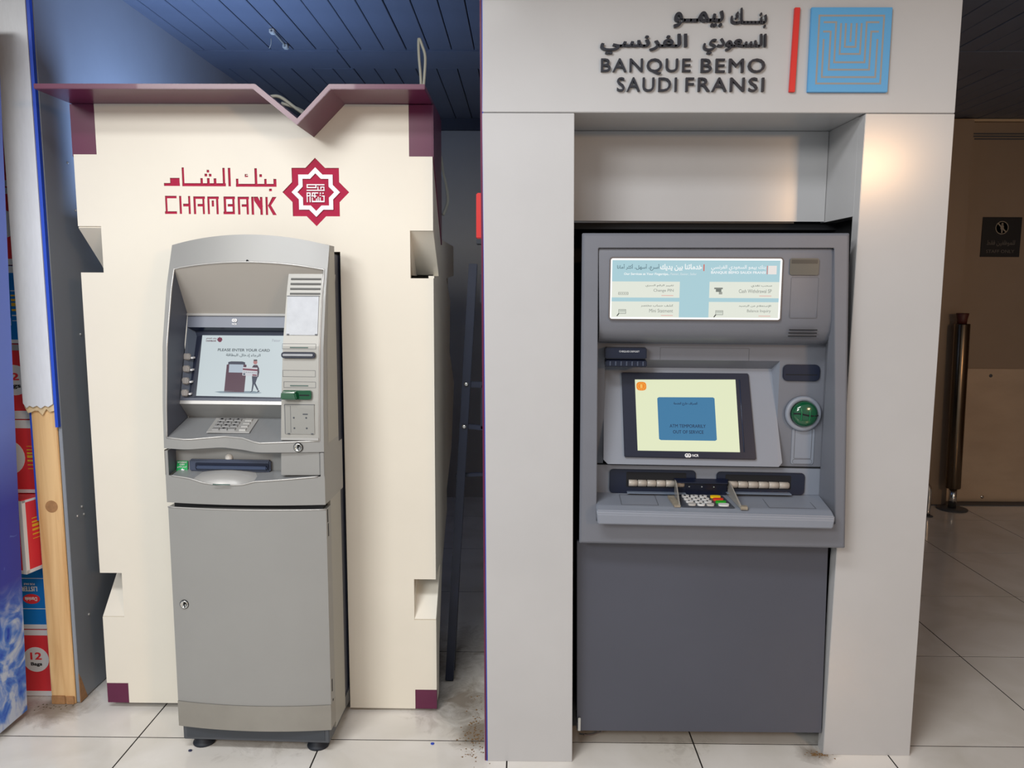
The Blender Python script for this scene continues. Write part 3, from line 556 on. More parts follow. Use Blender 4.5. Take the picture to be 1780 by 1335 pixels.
def gro(pts, wd=10):
    for (a, b_), (c, d) in zip(pts[:-1], pts[1:]):
        hz = abs(a-c) > abs(b_-d); s_ = wd/2 if hz else -wd/2
        x0, x1 = min(a, c)-(wd/2), max(a, c)+wd/2; z0, z1 = min(b_, d)-(wd/2 if hz else -wd/2), max(b_, d)+(wd/2 if hz else -wd/2)
        box('emblem_groove', ex0+x0*es, ex0+x1*es, WY-.0113, WY-.0108, ez0-z1*es, ez0-z0*es, GROOVE, sq)
gro([(45, 45), (405, 45), (405, 410), (45, 410), (45, 45)])
gro([(75, 165), (75, 375), (375, 375), (375, 165)]); gro([(75, 130), (112, 130), (112, 335), (338, 335), (338, 130), (375, 130)])
gro([(75, 80), (140, 80), (140, 295), (310, 295), (310, 80), (375, 80)]); gro([(168, 80), (168, 250), (282, 250), (282, 80)])
gro([(195, 80), (195, 212), (255, 212), (255, 80)]); gro([(225, 80), (225, 190)])
# lower grey panel under the machine
lp = plate('lower_panel', [(0.1749, 0.6852), (0.9415, 0.6917), (0.9538, 0.0659), (0.1841, 0.0647)], 2.33, 2.345, PANEL2, k2, .001)
lp['label'] = 'dark grey steel panel below the machine'
box('latch', .1865, .1945, 2.322, 2.3298, .068, .112, CHROME, k2, .001)
box('panel_leg', .2, .24, 2.56, 2.59, 0, .075, BLACK, k2); box('panel_leg', .88, .92, 2.56, 2.59, 0, .068, BLACK, k2)
box('panel_bottom_bracket', .1865, .95, 2.346, 2.42, .062, .082, BLACK, k2)
box('machine_plinth', .19, .94, 2.43, 2.90, .075, .67, BLACK, k2)
box('plinth_support', .25, .88, 2.60, 2.88, 0, .074, BLACK, k2)

# ================================================================== silver free-standing cash machine (own coordinates: x right, y back, z up)
a1 = thing('cash_machine', 'slim silver free-standing cash machine in front of the cream kiosk', 'cash machine', (-.8265, 2.30, 0), math.radians(-1.8), local=True)
PF = [(0, 0), (.79, 0), (.97, -.007), (1.1, -.002), (1.28, .016), (1.45, .058), (1.58, .108), (1.7, .17)]
def pf(z):
    for (a, b), (c, d) in zip(PF[:-1], PF[1:]):
        if z <= c: return b + (d-b)*(z-a)/(c-a)
    return PF[-1][1]
HW = .2425
def bow(x): return -.02*(1-(x/HW)**2)
def F1(x, z, d=0): return (x, pf(z)+bow(x)+d, z)
def lerp(a, b, t): return a+(b-a)*t
def samp(tab, x):
    for (a, b), (c, d) in zip(tab[:-1], tab[1:]):
        if x <= c: return lerp(b, d, (x-a)/(c-a))
    return tab[-1][1]
N_ = 24
LOW = [(-.243, .9715), (-.17, .9705), (-.075, .975), (-.01, .9715), (.045, .9665), (.243, .9665)]      # wavy lip: lower and upper edge
UPP = [(-.243, 1.005), (-.165, 1.000), (-.06, 1.008), (.0, 1.006), (.05, .994), (.243, 1.001)]
DEP = [(-.243, 0), (-.17, 0), (-.13, .012), (-.06, .026), (.0, .016), (.05, 0), (.243, 0)]
def loops():
    o, i_ = [], []
    for k in range(N_):                                   # bottom, left to right
        t = k/N_; x = lerp(-HW, HW, t); o.append((x, pf(.97)+bow(x)+samp(DEP, x), samp(LOW, x))); x2 = lerp(-.232, .230, t); i_.append((x2, pf(1.0)+bow(x2)+samp(DEP, x2), samp(UPP, x2)))
    for k in range(N_):                                   # right side, up
        t = k/N_; z = lerp(.9665, 1.578, t); o.append(F1(HW, z)); z2 = lerp(1.001, 1.505, t); i_.append(F1(.230+.003*t, z2))
    for k in range(N_):                                   # arched top, right to left
        t = k/N_; x = lerp(HW, -HW, t); z = 1.578+.031*(1-(x/HW)**2); o.append((x, pf(1.578)+bow(x)*1.0, z)); x2 = lerp(.233, -.225, t); z2 = 1.505+.022*(1-(x2/.233)**2); i_.append(F1(x2, z2))
    for k in range(N_):                                   # left side, down
        t = k/N_; z = lerp(1.578, .9715, t); o.append(F1(-HW, z)); z2 = lerp(1.505, 1.005, t); i_.append(F1(lerp(-.225, -.232, t), z2))
    return o, i_
LO, LI = loops()
n = len(LO); BK = .16
v = LO + LI + [(x, BK, min(z, 1.585)) for x, y, z in LO] + [(x*1.0, y+.006, z) for x, y, z in LI]
fc = [(i, (i+1) % n, n+(i+1) % n, n+i) for i in range(n)] + [(i, 2*n+i, 2*n+(i+1) % n, (i+1) % n) for i in range(n)] + [(n+i, n+(i+1) % n, 3*n+(i+1) % n, 3*n+i) for i in range(n)]
fascia = mk('upper_fascia', v, fc, SILVER, a1, ang=35)
# pale rounded rim round the opening
tube('opening_rim', [LI[i] for i in range(0, n)] + [LI[0]], .0026, SILVERL, fascia, 6, 1)
lathe('camera_lens', F1(.004, 1.530, -.0005), (0, -1, .2), [(0, .0035), (.002, .0035)], BLACK, fascia, 12)
# recess
XW = -.232
def quad(name, pts, m, parent, th=(0, .004, 0)): return slab(name, pts, th, m, parent)
Lc = [LI[3*N_+k] for k in range(0, N_)] + [LI[0]]
mk('recess_side', Lc + [(XW+.004, .158, 1.368), (XW+.004, .078, 1.108), (XW+.004, .132, 1.046)], [tuple(range(0, 10)) + (len(Lc),), (len(Lc),) + tuple(range(9, 18)) + (len(Lc)+1,), (len(Lc)+1,) + tuple(range(17, 21)) + (len(Lc)+2,), (len(Lc)+2,) + tuple(range(20, len(Lc)))], SLATE, fascia)
top = [LI[2*N_+k] for k in range(0, N_+1, 2)]
nt_ = len(top)
mk('hood', top + [(lerp(.229, -.228, k/(nt_-1)), .158, 1.368) for k in range(nt_)], [(k, k+1, nt_+k+1, nt_+k) for k in range(nt_-1)], mat('warm_grey_hood_plastic', (172, 167, 160), .42, metal=.1), fascia)
hd = slab('screen_header', [(-.228, .158, 1.3625), (.09, .158, 1.3625), (.09, .150, 1.326), (-.228, .150, 1.326)], (0, .02, .004), mat('slate_header_plastic', (112, 118, 132), .4), a1)
slab('header_trim', [(-.228, .152, 1.3695), (.09, .152, 1.3695), (.09, .152, 1.3625), (-.228, .152, 1.3625)], (0, .02, 0), SILVERL, hd)
for (cx, r) in ((-.0795, .0055), (-.0735, .0055)):
    lathe('ring_mark', (cx, .1533, 1.348), (0, -1, .2), [(0, r), (.0012, r), (.0012, r*.55), (.0, r*.55)], LOGOWHITE, hd, 16)
text_on('header_word', 'NCR', (-.084, .1512, 1.334), (-.069, .1512, 1.334), (-.084, .1520, 1.3395), .0008, LOGOWHITE, hd, .03)
slab('screen_reveal', [(-.228, .151, 1.326), (.09, .151, 1.326), (.09, .176, 1.307), (-.206, .176, 1.307)], (0, .004, .006), DARK, hd)
bz = slab('screen_bezel', [(-.228, .151, 1.326), (-.206, .176, 1.309), (-.207, .1, 1.108), (-.228, .08, 1.104)], (0, .01, 0), mat('slate_button_strip', (86, 96, 112), .4), a1)
ring('screen_gasket', [(-.207, .1765, 1.312), (.085, .1765, 1.312), (.098, .0935, 1.106), (-.207, .0935, 1.106)], [(-0.1887, 0.1712, 1.3028), (0.0684, 0.1704, 1.301), (0.087, 0.0973, 1.1137), (-0.1849, 0.0982, 1.1161)], (0, .012, 0), DARK, a1)
scr = slab('screen', [(-0.1887, 0.1712, 1.3028), (0.0721, 0.1704, 1.301), (0.0906, 0.0973, 1.1137), (-0.1849, 0.0982, 1.1161)], (0, .006, 0), emat('screen_pale_green', (206, 218, 222), .86), a1)
# side buttons
for (px, pz) in [(-0.2207, 1.2353), (-0.2195, 1.1986), (-0.2184, 1.1622), (-0.2172, 1.126)]:
    yb = .090 + (pz-1.105)*.31
    kb = box('side_button', px-.010, px+.010, yb-.012, yb+.004, pz-.010, pz+.010, mat('pale_grey_button', (176, 172, 168), .45), a1, .003)
    box('button_pointer', px+.012, px+.019, yb-.006, yb+.010, pz-.006, pz-.001, LOGOWHITE, kb)
# ledge under the screen, throat and keypad shelf
lg = slab('screen_ledge', [(-.228, .080, 1.104), (.1, .080, 1.104), (.1, .076, 1.094), (-.228, .076, 1.094)], (0, .02, .004), SILVERL, a1)
slab('lower_gasket', [(-.228, .082, 1.1115), (.1, .082, 1.1115), (.1, .079, 1.1045), (-.228, .079, 1.1045)], (0, .02, 0), SLATE, lg)
slab('throat', [(-.228, .078, 1.094), (.1, .078, 1.094), (.1, .132, 1.043), (-.228, .132, 1.043)], (0, .004, .004), SILVER, a1)
sh = [LI[k] for k in range(0, N_+1)]; ns = len(sh)
shelf = mk('keypad_shelf', sh + [(lerp(-.228, .226, k/(ns-1)), .132, 1.0435) for k in range(ns)], [(k, k+1, ns+k+1, ns+k) for k in range(ns-1)], mat('silver_shelf_plastic', (146, 148, 150), .36, metal=.25), a1)
K4 = [Vector(p) + Vector((0, 0, .0012)) for p in [(-0.1333, 0.119, 1.0402), (0.0019, 0.1154, 1.0393), (0.0088, 0.0193, 1.0146), (-0.1226, 0.0192, 1.0145)]]
kpd = slab('keypad', [tuple(p) for p in K4], (0, .0003, .002), SILVERL, a1)
def kq(u, v_): return K4[0].lerp(K4[1], u).lerp(K4[3].lerp(K4[2], u), v_) + Vector((0, 0, .002))
for r_, v_ in enumerate((.15, .37, .58, .81)):
    for c_, u_ in enumerate((.18, .37, .56, .81)):
        du, dv = .075, .075
        q = [kq(u_-du, v_-dv), kq(u_+du, v_-dv), kq(u_+du, v_+dv), kq(u_-du, v_+dv)]
        kk = slab('key', [tuple(p) for p in q], (0, .0006, .004), KEYG if c_ < 3 else SILVERL, kpd)
        if c_ < 3 and not (r_ == 3 and c_ != 1):
            s_ = '123456789000'[r_*3+c_] if r_ < 3 else '0'
            P = [p + Vector((0, .0006, .0042)) for p in (kq(u_-.035, v_+.045), kq(u_+.02, v_+.045), kq(u_-.035, v_-.045))]
            text_on('key_digit', s_, P[0], P[1], P[2], .0004, BLACK, kk, .03)
# right-hand service column, flush with the surround
def C(x, z, d=0): x += .0245-.008*(z-1); return (x, pf(z)+bow(.17)+.004+d, z)
ZS = [1.003, 1.06, 1.12, 1.2, 1.28, 1.36, 1.44, 1.492]
def xl(z): return lerp(.0915, .1075, (z-1.0)/.49)
def xr(z): return lerp(.2045, .2115, (z-1.0)/.49)
col_ = mk('service_column', [C(xl(z), z) for z in ZS] + [C(xr(z), z) for z in ZS] + [C(xl(z), z, .14) for z in ZS] + [C(xr(z), z, .14) for z in ZS],
          [(k, 8+k, 9+k, k+1) for k in range(7)] + [(k, k+1, 17+k, 16+k) for k in range(7)] + [(8+k, 24+k, 25+k, 9+k) for k in range(7)] + [(7, 15, 31, 23), (0, 16, 24, 8)], mat('satin_column_plastic', (164, 163, 158), .46, metal=.2), a1)
def cplate(name, xa, xb, za, zb, m, parent, th=.002, r=0, bev=0):
    nz = 6; pts = [C(xa, lerp(za, zb, k/nz), -.0004) for k in range(nz+1)] + [C(xb, lerp(zb, za, k/nz), -.0004) for k in range(nz+1)]
    return slab(name, pts, (0, -th, 0), m, parent)
for k in range(4): cplate('vent_slot', xl(1.47)+.009, .207, 1.4775-k*.0145-.0035, 1.4775-k*.0145+.002, mat('vent_shadow_grey', (86, 86, 84), .6), col_, .0006)
mp_ = cplate('steel_plate', .1095, .2035, 1.3125, 1.425, STEEL, a1, .0022)
for z0, z1, x0, x1 in ((1.422, 1.4245, .112, .201),): cplate('plate_shadow_gap', .107, .206, 1.4255, 1.4275, DARKG, col_, .0006)
for xx in (.112, .196): cplate('plate_clip', xx, xx+.007, 1.3125, 1.316, DARKG, mp_, .003)
for z in (1.276, 1.131+.033): cplate('slot_label', .122, .176, z-.0015, z+.0015, mat('teal_label', (74, 98, 92), .5), col_, .0008)
for (xa, xb, za, zb) in ((.099, .199, 1.2715, 1.2865), (.103, .198, 1.158, 1.175), (.100, .197, 1.19, 1.2085)):
    for (p, q, s_, t_) in ((xa, xb, za, za+.0008), (xa, xb, zb, zb+.0008), (xa, xa+.0008, za, zb), (xb, xb+.0008, za, zb)): cplate('panel_line', p, q, s_, t_, DARKG, col_, .0003)
rs = slab('receipt_slot', [C(x, z, -.0003) for x, z in rrect(.0985, .1995, 1.2455, 1.2635, .008)], (0, -.010, 0), DARK, a1, .001)
slab('slot_shutter', [C(x, z, -.0104) for x, z in rrect(.104, .194, 1.252, 1.2585, .003)], (0, -.003, 0), STEEL, rs)
gr = slab('card_reader', [C(x, z, -.0003) for x, z in rrect(.1015, .1875, 1.1245, 1.1515, .006)], (0, -.010, 0), GREENP, a1, .0015)
hexa('card_reader_lip', [C(.101, 1.126, -.028), C(.150, 1.126, -.028), C(.150, 1.126, -.0105), C(.101, 1.126, -.0105), C(.103, 1.148, -.026), C(.143, 1.148, -.026), C(.150, 1.148, -.0105), C(.101, 1.148, -.0105)], GREENP, gr, .003)
slab('card_slit', [C(x, z, -.0104) for x, z in rrect(.152, .182, 1.1355, 1.139, .001)], (0, -.0004, 0), BLACK, gr)
pp = cplate('blank_plate', .1065, .1935, 1.021, 1.1075, mat('satin_blank_plate', (166, 165, 160), .3, metal=.4), a1, .002)
cplate('plate_seam', .1225, .1233, 1.025, 1.105, DARKG, pp, .0024)
cplate('plate_rim', .105, .195, 1.1075, 1.1092, DARKG, col_, .0008); cplate('plate_rim', .1045, .1062, 1.021, 1.1085, DARKG, col_, .0008)
for (x, z) in ((.1325, 1.0695), (.1695, 1.0695), (.1335, 1.0385), (.1705, 1.0385)): lathe('screw_hole', C(x, z, -.0024), (0, -1, 0), [(0, .0028), (.0006, .0028)], DARKG, pp, 10)
cplate('small_slot', .1595, .1745, 1.0785, 1.082, DARKG, pp, .0026)
for xx in (.113, .183): cplate('plate_clip', xx, xx+.007, 1.0205, 1.0235, DARKG, pp, .003)
cplate('column_foot_trim', .0925, .2045, 1.003, 1.0095, SILVERL, col_, .003)
def lock(name, p, parent):
    lk = lathe(name, p, (0, -1, 0), [(0, .0125), (.004, .0125), (.005, .011), (.005, .0095), (.0035, .009), (.0035, 0.001)], CHROME, parent, 24)
    x, y, z = p
    lathe('lock_ring', (x, y-.0001, z), (0, -1, 0), [(0, .0142), (.002, .0142)], BLACK, lk, 24)
    lathe('keyhole', (x, y-.0036, z+.002), (0, -1, 0), [(0, .003), (.001, .003)], BLACK, lk, 10)
    box('keyhole_slit', x-.0012, x+.0012, y-.0046, y-.0036, z-.008, z+.002, BLACK, lk); return lk
lock('lock', (.169, pf(.985)+bow(.169)-.0005, .982), a1)
# middle section with the cash tray
def M(x, z, d=0): return (x, -.006+bow(x)+d, z)
NX = 25
xs_ = [lerp(-HW, HW, k/(NX-1)) for k in range(NX)]
TRY = [(-.243, .8895), (-.229, .8895), (-.165, .8832), (-.12, .871), (-.06, .8645), (.0, .8685), (.04, .8785), (.06, .8795), (.12, .884), (.2285, .8925), (.243, .8925)]   # edge of the tray
v = []; fc = []
for x in xs_: v += [M(x, .805), M(x, samp(TRY, x)), (x, .2, .805)]
for k in range(NX-1): fc += [(3*k, 3*k+3, 3*k+4, 3*k+1), (3*k, 3*k+2, 3*k+5, 3*k+3)]
mid = mk('cash_section', v, fc, SILVER, a1, ang=35)
for (xa, xb) in ((-HW+.0008, -.231), (.2305, HW-.0008)): hexa('section_cheek', [M(xa, .880), M(xb, .880), (xb, .15, .880), (xa, .15, .880), M(xa, .9640), M(xb, .9640), (xb, .15, .9640), (xa, .15, .9640)], SILVER, mid, .001)
for s_ in (-1, 1): mk('section_side', [(s_*HW, -.006, .805), (s_*HW, .2, .805), (s_*HW, .2, .9665), (s_*HW, -.006, .9665)], [(0, 1, 2, 3)], SILVER, mid)
tube('tray_rim', [M(x, samp(TRY, x), -.001) for x in xs_[1:-1]], .0022, SILVERL, mid, 6, 2)
tr = [M(x, samp(TRY, x)) for x in xs_[1:-1]]; q = len(tr)
mk('tray_floor', tr + [(p[0], .043, .8965) for p in tr], [(k, k+1, q+k+1, q+k) for k in range(q-1)], mat('silver_tray_plastic', (150, 152, 154), .34, metal=.3), mid)
box('tray_back', -.231, .2305, .043, .06, .885, .975, SILVER, mid)
mk('tray_side', [M(-.2309, .889), M(-.2309, .966), (-.2309, .044, .966), (-.2309, .044, .896)], [(0, 1, 2, 3)], SLATE, mid)
blk = hexa('blank_block', [(.1125, -.012, .8945), (.2285, -.004, .8945), (.2285, .043, .8945), (.1125, .043, .8945), (.1145, -.012, .9655), (.2285, -.004, .9655), (.2285, .043, .9655), (.1145, .043, .9655)], SILVER, a1, .0015)
# bulging tray scoop
m_ = 20; v = []; fc = []
for k in range(m_+1):
    x = lerp(-.165, .0425, k/m_); s_ = math.sin(math.pi*k/m_)
    zl = samp(TRY, x)
    for j in range(6):
        t = j/5; v.append((x, lerp(-.006+bow(x), .036, t) - .014*math.sin(math.pi*t)*s_, lerp(zl, .888+.016*s_, t)+.004*s_*math.sin(math.pi*t)))
for k in range(m_):
    for j in range(5): fc.append((k*6+j, k*6+6+j, k*6+7+j, k*6+j+1))
mk('tray_scoop', v, fc, SILVERL, mid, smooth=True)
box('tray_label', -.086, -.034, -.0365, -.0345, .8685, .8715, mat('teal_label', (74, 98, 92), .5), mid)
# dispenser slot
ds = box('note_slot', -.184, .066, .026, .0428, .8935, .9305, mat('navy_slot_plastic', (66, 74, 94), .35), a1, .004)
sl = slab('slot_mouth', [(x, .0255, z) for x, z in rrect(-.1635, .0615, .8995, .9215, .004)], (0, -.0015, 0), DARK, ds)
box('note_flap', -.159, .058, .017, .0238, .902, .9135, mat('navy_flap_plastic', (60, 72, 98), .3), ds, .003)
st = slab('cash_sticker', [(-.2285, .036, .890), (-.194, .036, .890), (-.194, .0415, .923), (-.2275, .0415, .923)], (0, -.0015, 0), GREENS, a1)
for (s_, z0, z1, xa, xb, arab) in (('WITHDRAW', .916, .921, -.2255, -.1965, 0), ('CASH', .9095, .9145, -.2185, -.2035, 0), ('السحب النقدي', .901, .9075, -.225, -.197, 1)):
    text_on('sticker_word', ar(s_) if arab else s_, (xa, .0340+(z0-.890)*.165, z0), (xb, .0340+(z0-.890)*.165, z0), (xa, .0340+(z1-.890)*.165, z1), .0006, LOGOWHITE, st, .02)
slab('sticker_arrow', [(-.214, .0345, .897), (-.206, .0340, .8925), (-.202, .0345, .898), (-.206, .0345, .8975), (-.209, .035, .9005)], (0, -.0012, 0), LOGOWHITE, st)
lathe('sensor_dome', (-.066, .0435, .9335), (0, -1, .1), [(0, .012), (.004, .012), (.008, .008), (.01, .003)], mat('pale_sensor_lens', (214, 210, 204), .3), a1, 18)

# lower door: bowed sheet with returned edges, stepped kick strip
def door_strip(z0, z1, d, name, parent, m, xl_=0, xr_=0):
    v = []; fc = []
    for k in range(NX):
        x = xs_[k]; x = max(min(x, HW-xr_), -HW+xl_)
        v += [(x, bow(xs_[k])+d, z0), (x, bow(xs_[k])+d, z1), (x, .05, z0), (x, .05, z1)]
    for k in range(NX-1):
        b_ = 4*k; fc += [(b_, b_+4, b_+5, b_+1), (b_+1, b_+5, b_+7, b_+3), (b_, b_+2, b_+6, b_+4)]
    fc += [(0, 1, 3, 2), (4*NX-4, 4*NX-2, 4*NX-1, 4*NX-3)]
    return mk(name, v, fc, m, parent, ang=35)
ld = door_strip(.165, .789, 0, 'lower_door', a1, SILVER)
ld['label'] = 'bowed silver lower door with a round lock'
door_strip(.0825, .1645, -.003, 'kick_strip', ld, mat('scuffed_silver_plastic', (150, 147, 140), .4, metal=.35, var=.05, vscale=14))
tube('door_top_edge', [(x, bow(x)-.0005, .789) for x in xs_], .002, SILVERL, ld, 6, 1)
lock('door_lock', (-.2035, bow(-.2035)-.0005, .4835), a1)
for (z0, z1, d) in ((.745, .785, .012), (.70, .74, .016), (.20, .24, .014), (.165, .172, .02)): box('hinge_gap', HW+.0002, HW+.0008, d, d+.006, z0, z1, BLACK, ld)
body = box('cabinet_body', -HW+.012, HW-.012, .17, .62, .060, 1.556, mat('cabinet_occlusion_navy', (34, 42, 62), .45), a1, .003)  # dark navy stands for the occlusion shade where the side nears the panel
box('cabinet_side', -HW+.001, HW-.0005, .0505, .1695, .060, .8045, SIDEGREY, a1)
box('door_gap_liner', -HW+.02, HW-.01, .0, .05, .789, .805, BLACK, a1)
mk('upper_side_strip', [(HW+.0003, .045+pf(z)*.6, z) for z in (.985, 1.1, 1.28, 1.45, 1.56)] + [(HW+.0003, .159, z) for z in (.985, 1.1, 1.28, 1.45, 1.56)], [(k, k+1, 6+k, 5+k) for k in range(4)], SIDEGREY, fascia)
pb = box('plinth', -HW+.012, HW-.008, .0, .6, .036, .0825, DARKG, a1, .002)
box('plinth_panel', -HW+.024, HW-.022, -.0015, .0, .045, .080, mat('slate_plinth_panel', (60, 65, 72), .5), pb)
for (x, y) in ((-.185, .045), (.185, .045), (-.185, .55), (.185, .55)): lathe('foot', (x, y, 0), (0, 0, 1), [(0, .033), (.004, .035), (.009, .033), (.014, .026), (.0365, .024)], RUBBER, a1, 24)

# screen picture: thin lit shapes just in front of the glass
SV = lambda pts: [tuple(Vector(p) + Vector((0, -.0012, .0003))) for p in pts]
def pix(name, pts, rgb, s=.8, th=.0004): return slab(name, SV(pts), (0, -th, .0001), emat('lit_%d_%d_%d' % rgb, rgb, s), scr)
''
def ptext(s, P, rgb, bold=.0, arab=False):
    P = SV(P); text_on('screen_word', ar(s) if arab else s, P[0], P[1], P[2], .0006, emat('lit_%d_%d_%d' % rgb, rgb, .8), scr, bold)
ptext('PLEASE ENTER YOUR CARD', [(-0.1327, 0.1509, 1.251), (0.0332, 0.1506, 1.2502), (-0.1323, 0.1542, 1.2595)], (88, 98, 104), .02)
ptext('الرجاء إدخال البطاقة', [(-0.1043, 0.1439, 1.2331), (0.0056, 0.1437, 1.2326), (-0.105, 0.1483, 1.2443)], (92, 104, 110), .012, True)
ptext('بنك الشام', [(-0.1743, 0.1649, 1.2869), (-0.141, 0.1649, 1.2867), (-0.1741, 0.167, 1.2921)], (96, 40, 62), .02, True)
ptext('CHAMBANK', [(-0.1744, 0.1622, 1.2799), (-0.141, 0.1622, 1.2798), (-0.1746, 0.1641, 1.2847)], (96, 40, 62), .02)
ptext('Fator', [(0.0377, 0.1627, 1.2811), (0.0645, 0.1626, 1.2809), (0.0372, 0.1659, 1.2893)], (186, 192, 200), .02)
for nm, pts, rgb in [('floor_shadow', [(-0.1281, 0.1031, 1.1286), (-0.1089, 0.1039, 1.1308), (-0.003, 0.1044, 1.1318), (0.0222, 0.1023, 1.1268), (0.0031, 0.1015, 1.1246), (-0.1081, 0.1016, 1.1246)], (140, 158, 170)), ('drawn_machine', [(-0.0976, 0.1029, 1.1281), (-0.0346, 0.1028, 1.1279), (-0.035, 0.1238, 1.1815), (-0.0361, 0.1349, 1.2102), (-0.0405, 0.1353, 1.211), (-0.0416, 0.138, 1.2178), (-0.0501, 0.1389, 1.2202), (-0.0857, 0.1389, 1.2203), (-0.0948, 0.1381, 1.2182), (-0.0945, 0.1353, 1.211), (-0.0989, 0.1351, 1.2105)], (92, 62, 78)), ('drawn_machine_top', [(-0.0939, 0.1353, 1.211), (-0.0408, 0.1353, 1.211), (-0.0416, 0.138, 1.2178), (-0.0501, 0.1389, 1.2202), (-0.0857, 0.1389, 1.2203), (-0.0948, 0.1381, 1.2182)], (70, 74, 92)), ('drawn_screen', [(-0.0908, 0.1354, 1.2114), (-0.0458, 0.1352, 1.2109), (-0.0441, 0.1257, 1.1864), (-0.0897, 0.1258, 1.1869)], (186, 200, 214)), ('drawn_head', [(-0.0148, 0.1403, 1.2239), (-0.0041, 0.1403, 1.224), (-0.0022, 0.1374, 1.2164), (-0.0055, 0.1356, 1.2118), (-0.0118, 0.1357, 1.2121), (-0.0155, 0.1377, 1.2171)], (186, 128, 128)), ('drawn_hair', [(-0.015, 0.1411, 1.226), (-0.0047, 0.1413, 1.2264), (-0.0032, 0.1396, 1.222), (-0.0143, 0.1395, 1.2219)], (66, 60, 66)), ('drawn_torso', [(-0.0184, 0.1316, 1.2015), (-0.0133, 0.1349, 1.21), (-0.0017, 0.1349, 1.2101), (0.0048, 0.1311, 1.2004), (0.0068, 0.1265, 1.1886), (0.0052, 0.1207, 1.1737), (-0.0146, 0.1207, 1.1736)], (74, 60, 76)), ('drawn_leg', [(-0.0146, 0.1207, 1.1736), (-0.004, 0.1207, 1.1737), (-0.0057, 0.114, 1.1565), (-0.0083, 0.1043, 1.1318), (-0.0118, 0.1043, 1.1317), (-0.0113, 0.1127, 1.1531)], (62, 70, 90)), ('drawn_leg', [(-0.0058, 0.1207, 1.1736), (0.0033, 0.1213, 1.1751), (-0.0017, 0.1137, 1.1557), (0.01, 0.1059, 1.1358), (0.0063, 0.1052, 1.1341), (-0.0073, 0.1133, 1.1548)], (62, 70, 90)), ('drawn_shoe', [(-0.0199, 0.1018, 1.1253), (-0.009, 0.1019, 1.1254), (-0.0086, 0.1041, 1.1311), (-0.0125, 0.1042, 1.1314)], (46, 52, 70)), ('drawn_shoe', [(0.0061, 0.1023, 1.1266), (0.0087, 0.1054, 1.1346), (0.0146, 0.1043, 1.1317)], (46, 52, 70)), ('drawn_card', [(-0.0464, 0.1323, 1.2033), (-0.0003, 0.1317, 1.2017), (0.0018, 0.1214, 1.1754), (-0.0457, 0.1225, 1.1783)], (214, 216, 222)), ('drawn_card_stripe', [(-0.0463, 0.1308, 1.1996), (0.0002, 0.1298, 1.1969), (0.0004, 0.1277, 1.1915), (-0.0461, 0.1288, 1.1945)], (128, 58, 80)), ('drawn_card_mark', [(-0.0138, 0.1239, 1.182), (0.0002, 0.1235, 1.1808), (0.0003, 0.1219, 1.1767), (-0.014, 0.1223, 1.1779)], (128, 58, 80)), ('drawn_card_chip', [(-0.0433, 0.1252, 1.1851), (-0.0371, 0.1251, 1.1848), (-0.0369, 0.1229, 1.1794), (-0.0434, 0.1232, 1.18)], (74, 86, 104)), ('drawn_logo', [(-0.1315, 0.168, 1.2947), (-0.128, 0.1671, 1.2923), (-0.1237, 0.1669, 1.292), (-0.1236, 0.1654, 1.2882), (-0.1211, 0.1645, 1.2858), (-0.1241, 0.1636, 1.2833), (-0.1248, 0.1622, 1.2799), (-0.1296, 0.1616, 1.2785), (-0.1342, 0.1623, 1.2802), (-0.1363, 0.1635, 1.2832), (-0.1394, 0.1644, 1.2856), (-0.1374, 0.1657, 1.2888), (-0.1373, 0.1669, 1.2919), (-0.1338, 0.167, 1.2922)], (120, 48, 74))]:
    pix(nm, pts, rgb, .8, .0004 + .00025*('card' in nm) + .0002*('stripe' in nm or 'mark' in nm or 'chip' in nm or 'screen' in nm or 'top' in nm or 'hair' in nm))
for p in [[(-0.0419, 0.1268, 1.1895), (-0.0394, 0.1268, 1.1893), (-0.0392, 0.1259, 1.187), (-0.0417, 0.126, 1.1871)], [(-0.0357, 0.1267, 1.1892), (-0.0332, 0.1267, 1.189), (-0.033, 0.1258, 1.1867), (-0.0355, 0.1258, 1.1868)], [(-0.0295, 0.1266, 1.1889), (-0.027, 0.1266, 1.1887), (-0.0267, 0.1256, 1.1864), (-0.0292, 0.1257, 1.1865)], [(-0.0232, 0.1265, 1.1886), (-0.0207, 0.1265, 1.1884), (-0.0205, 0.1255, 1.1861), (-0.023, 0.1256, 1.1862)], [(-0.017, 0.1264, 1.1883), (-0.0145, 0.1263, 1.1881), (-0.0142, 0.1254, 1.1858), (-0.0167, 0.1255, 1.1859)], [(-0.0107, 0.1263, 1.188), (-0.0082, 0.1262, 1.1878), (-0.0079, 0.1253, 1.1855), (-0.0104, 0.1253, 1.1856)], [(-0.0045, 0.1262, 1.1877), (-0.002, 0.1261, 1.1875), (-0.0017, 0.1252, 1.1852), (-0.0042, 0.1252, 1.1853)]]: pix('drawn_card_dot', p, (84, 94, 112), .8, .0009)

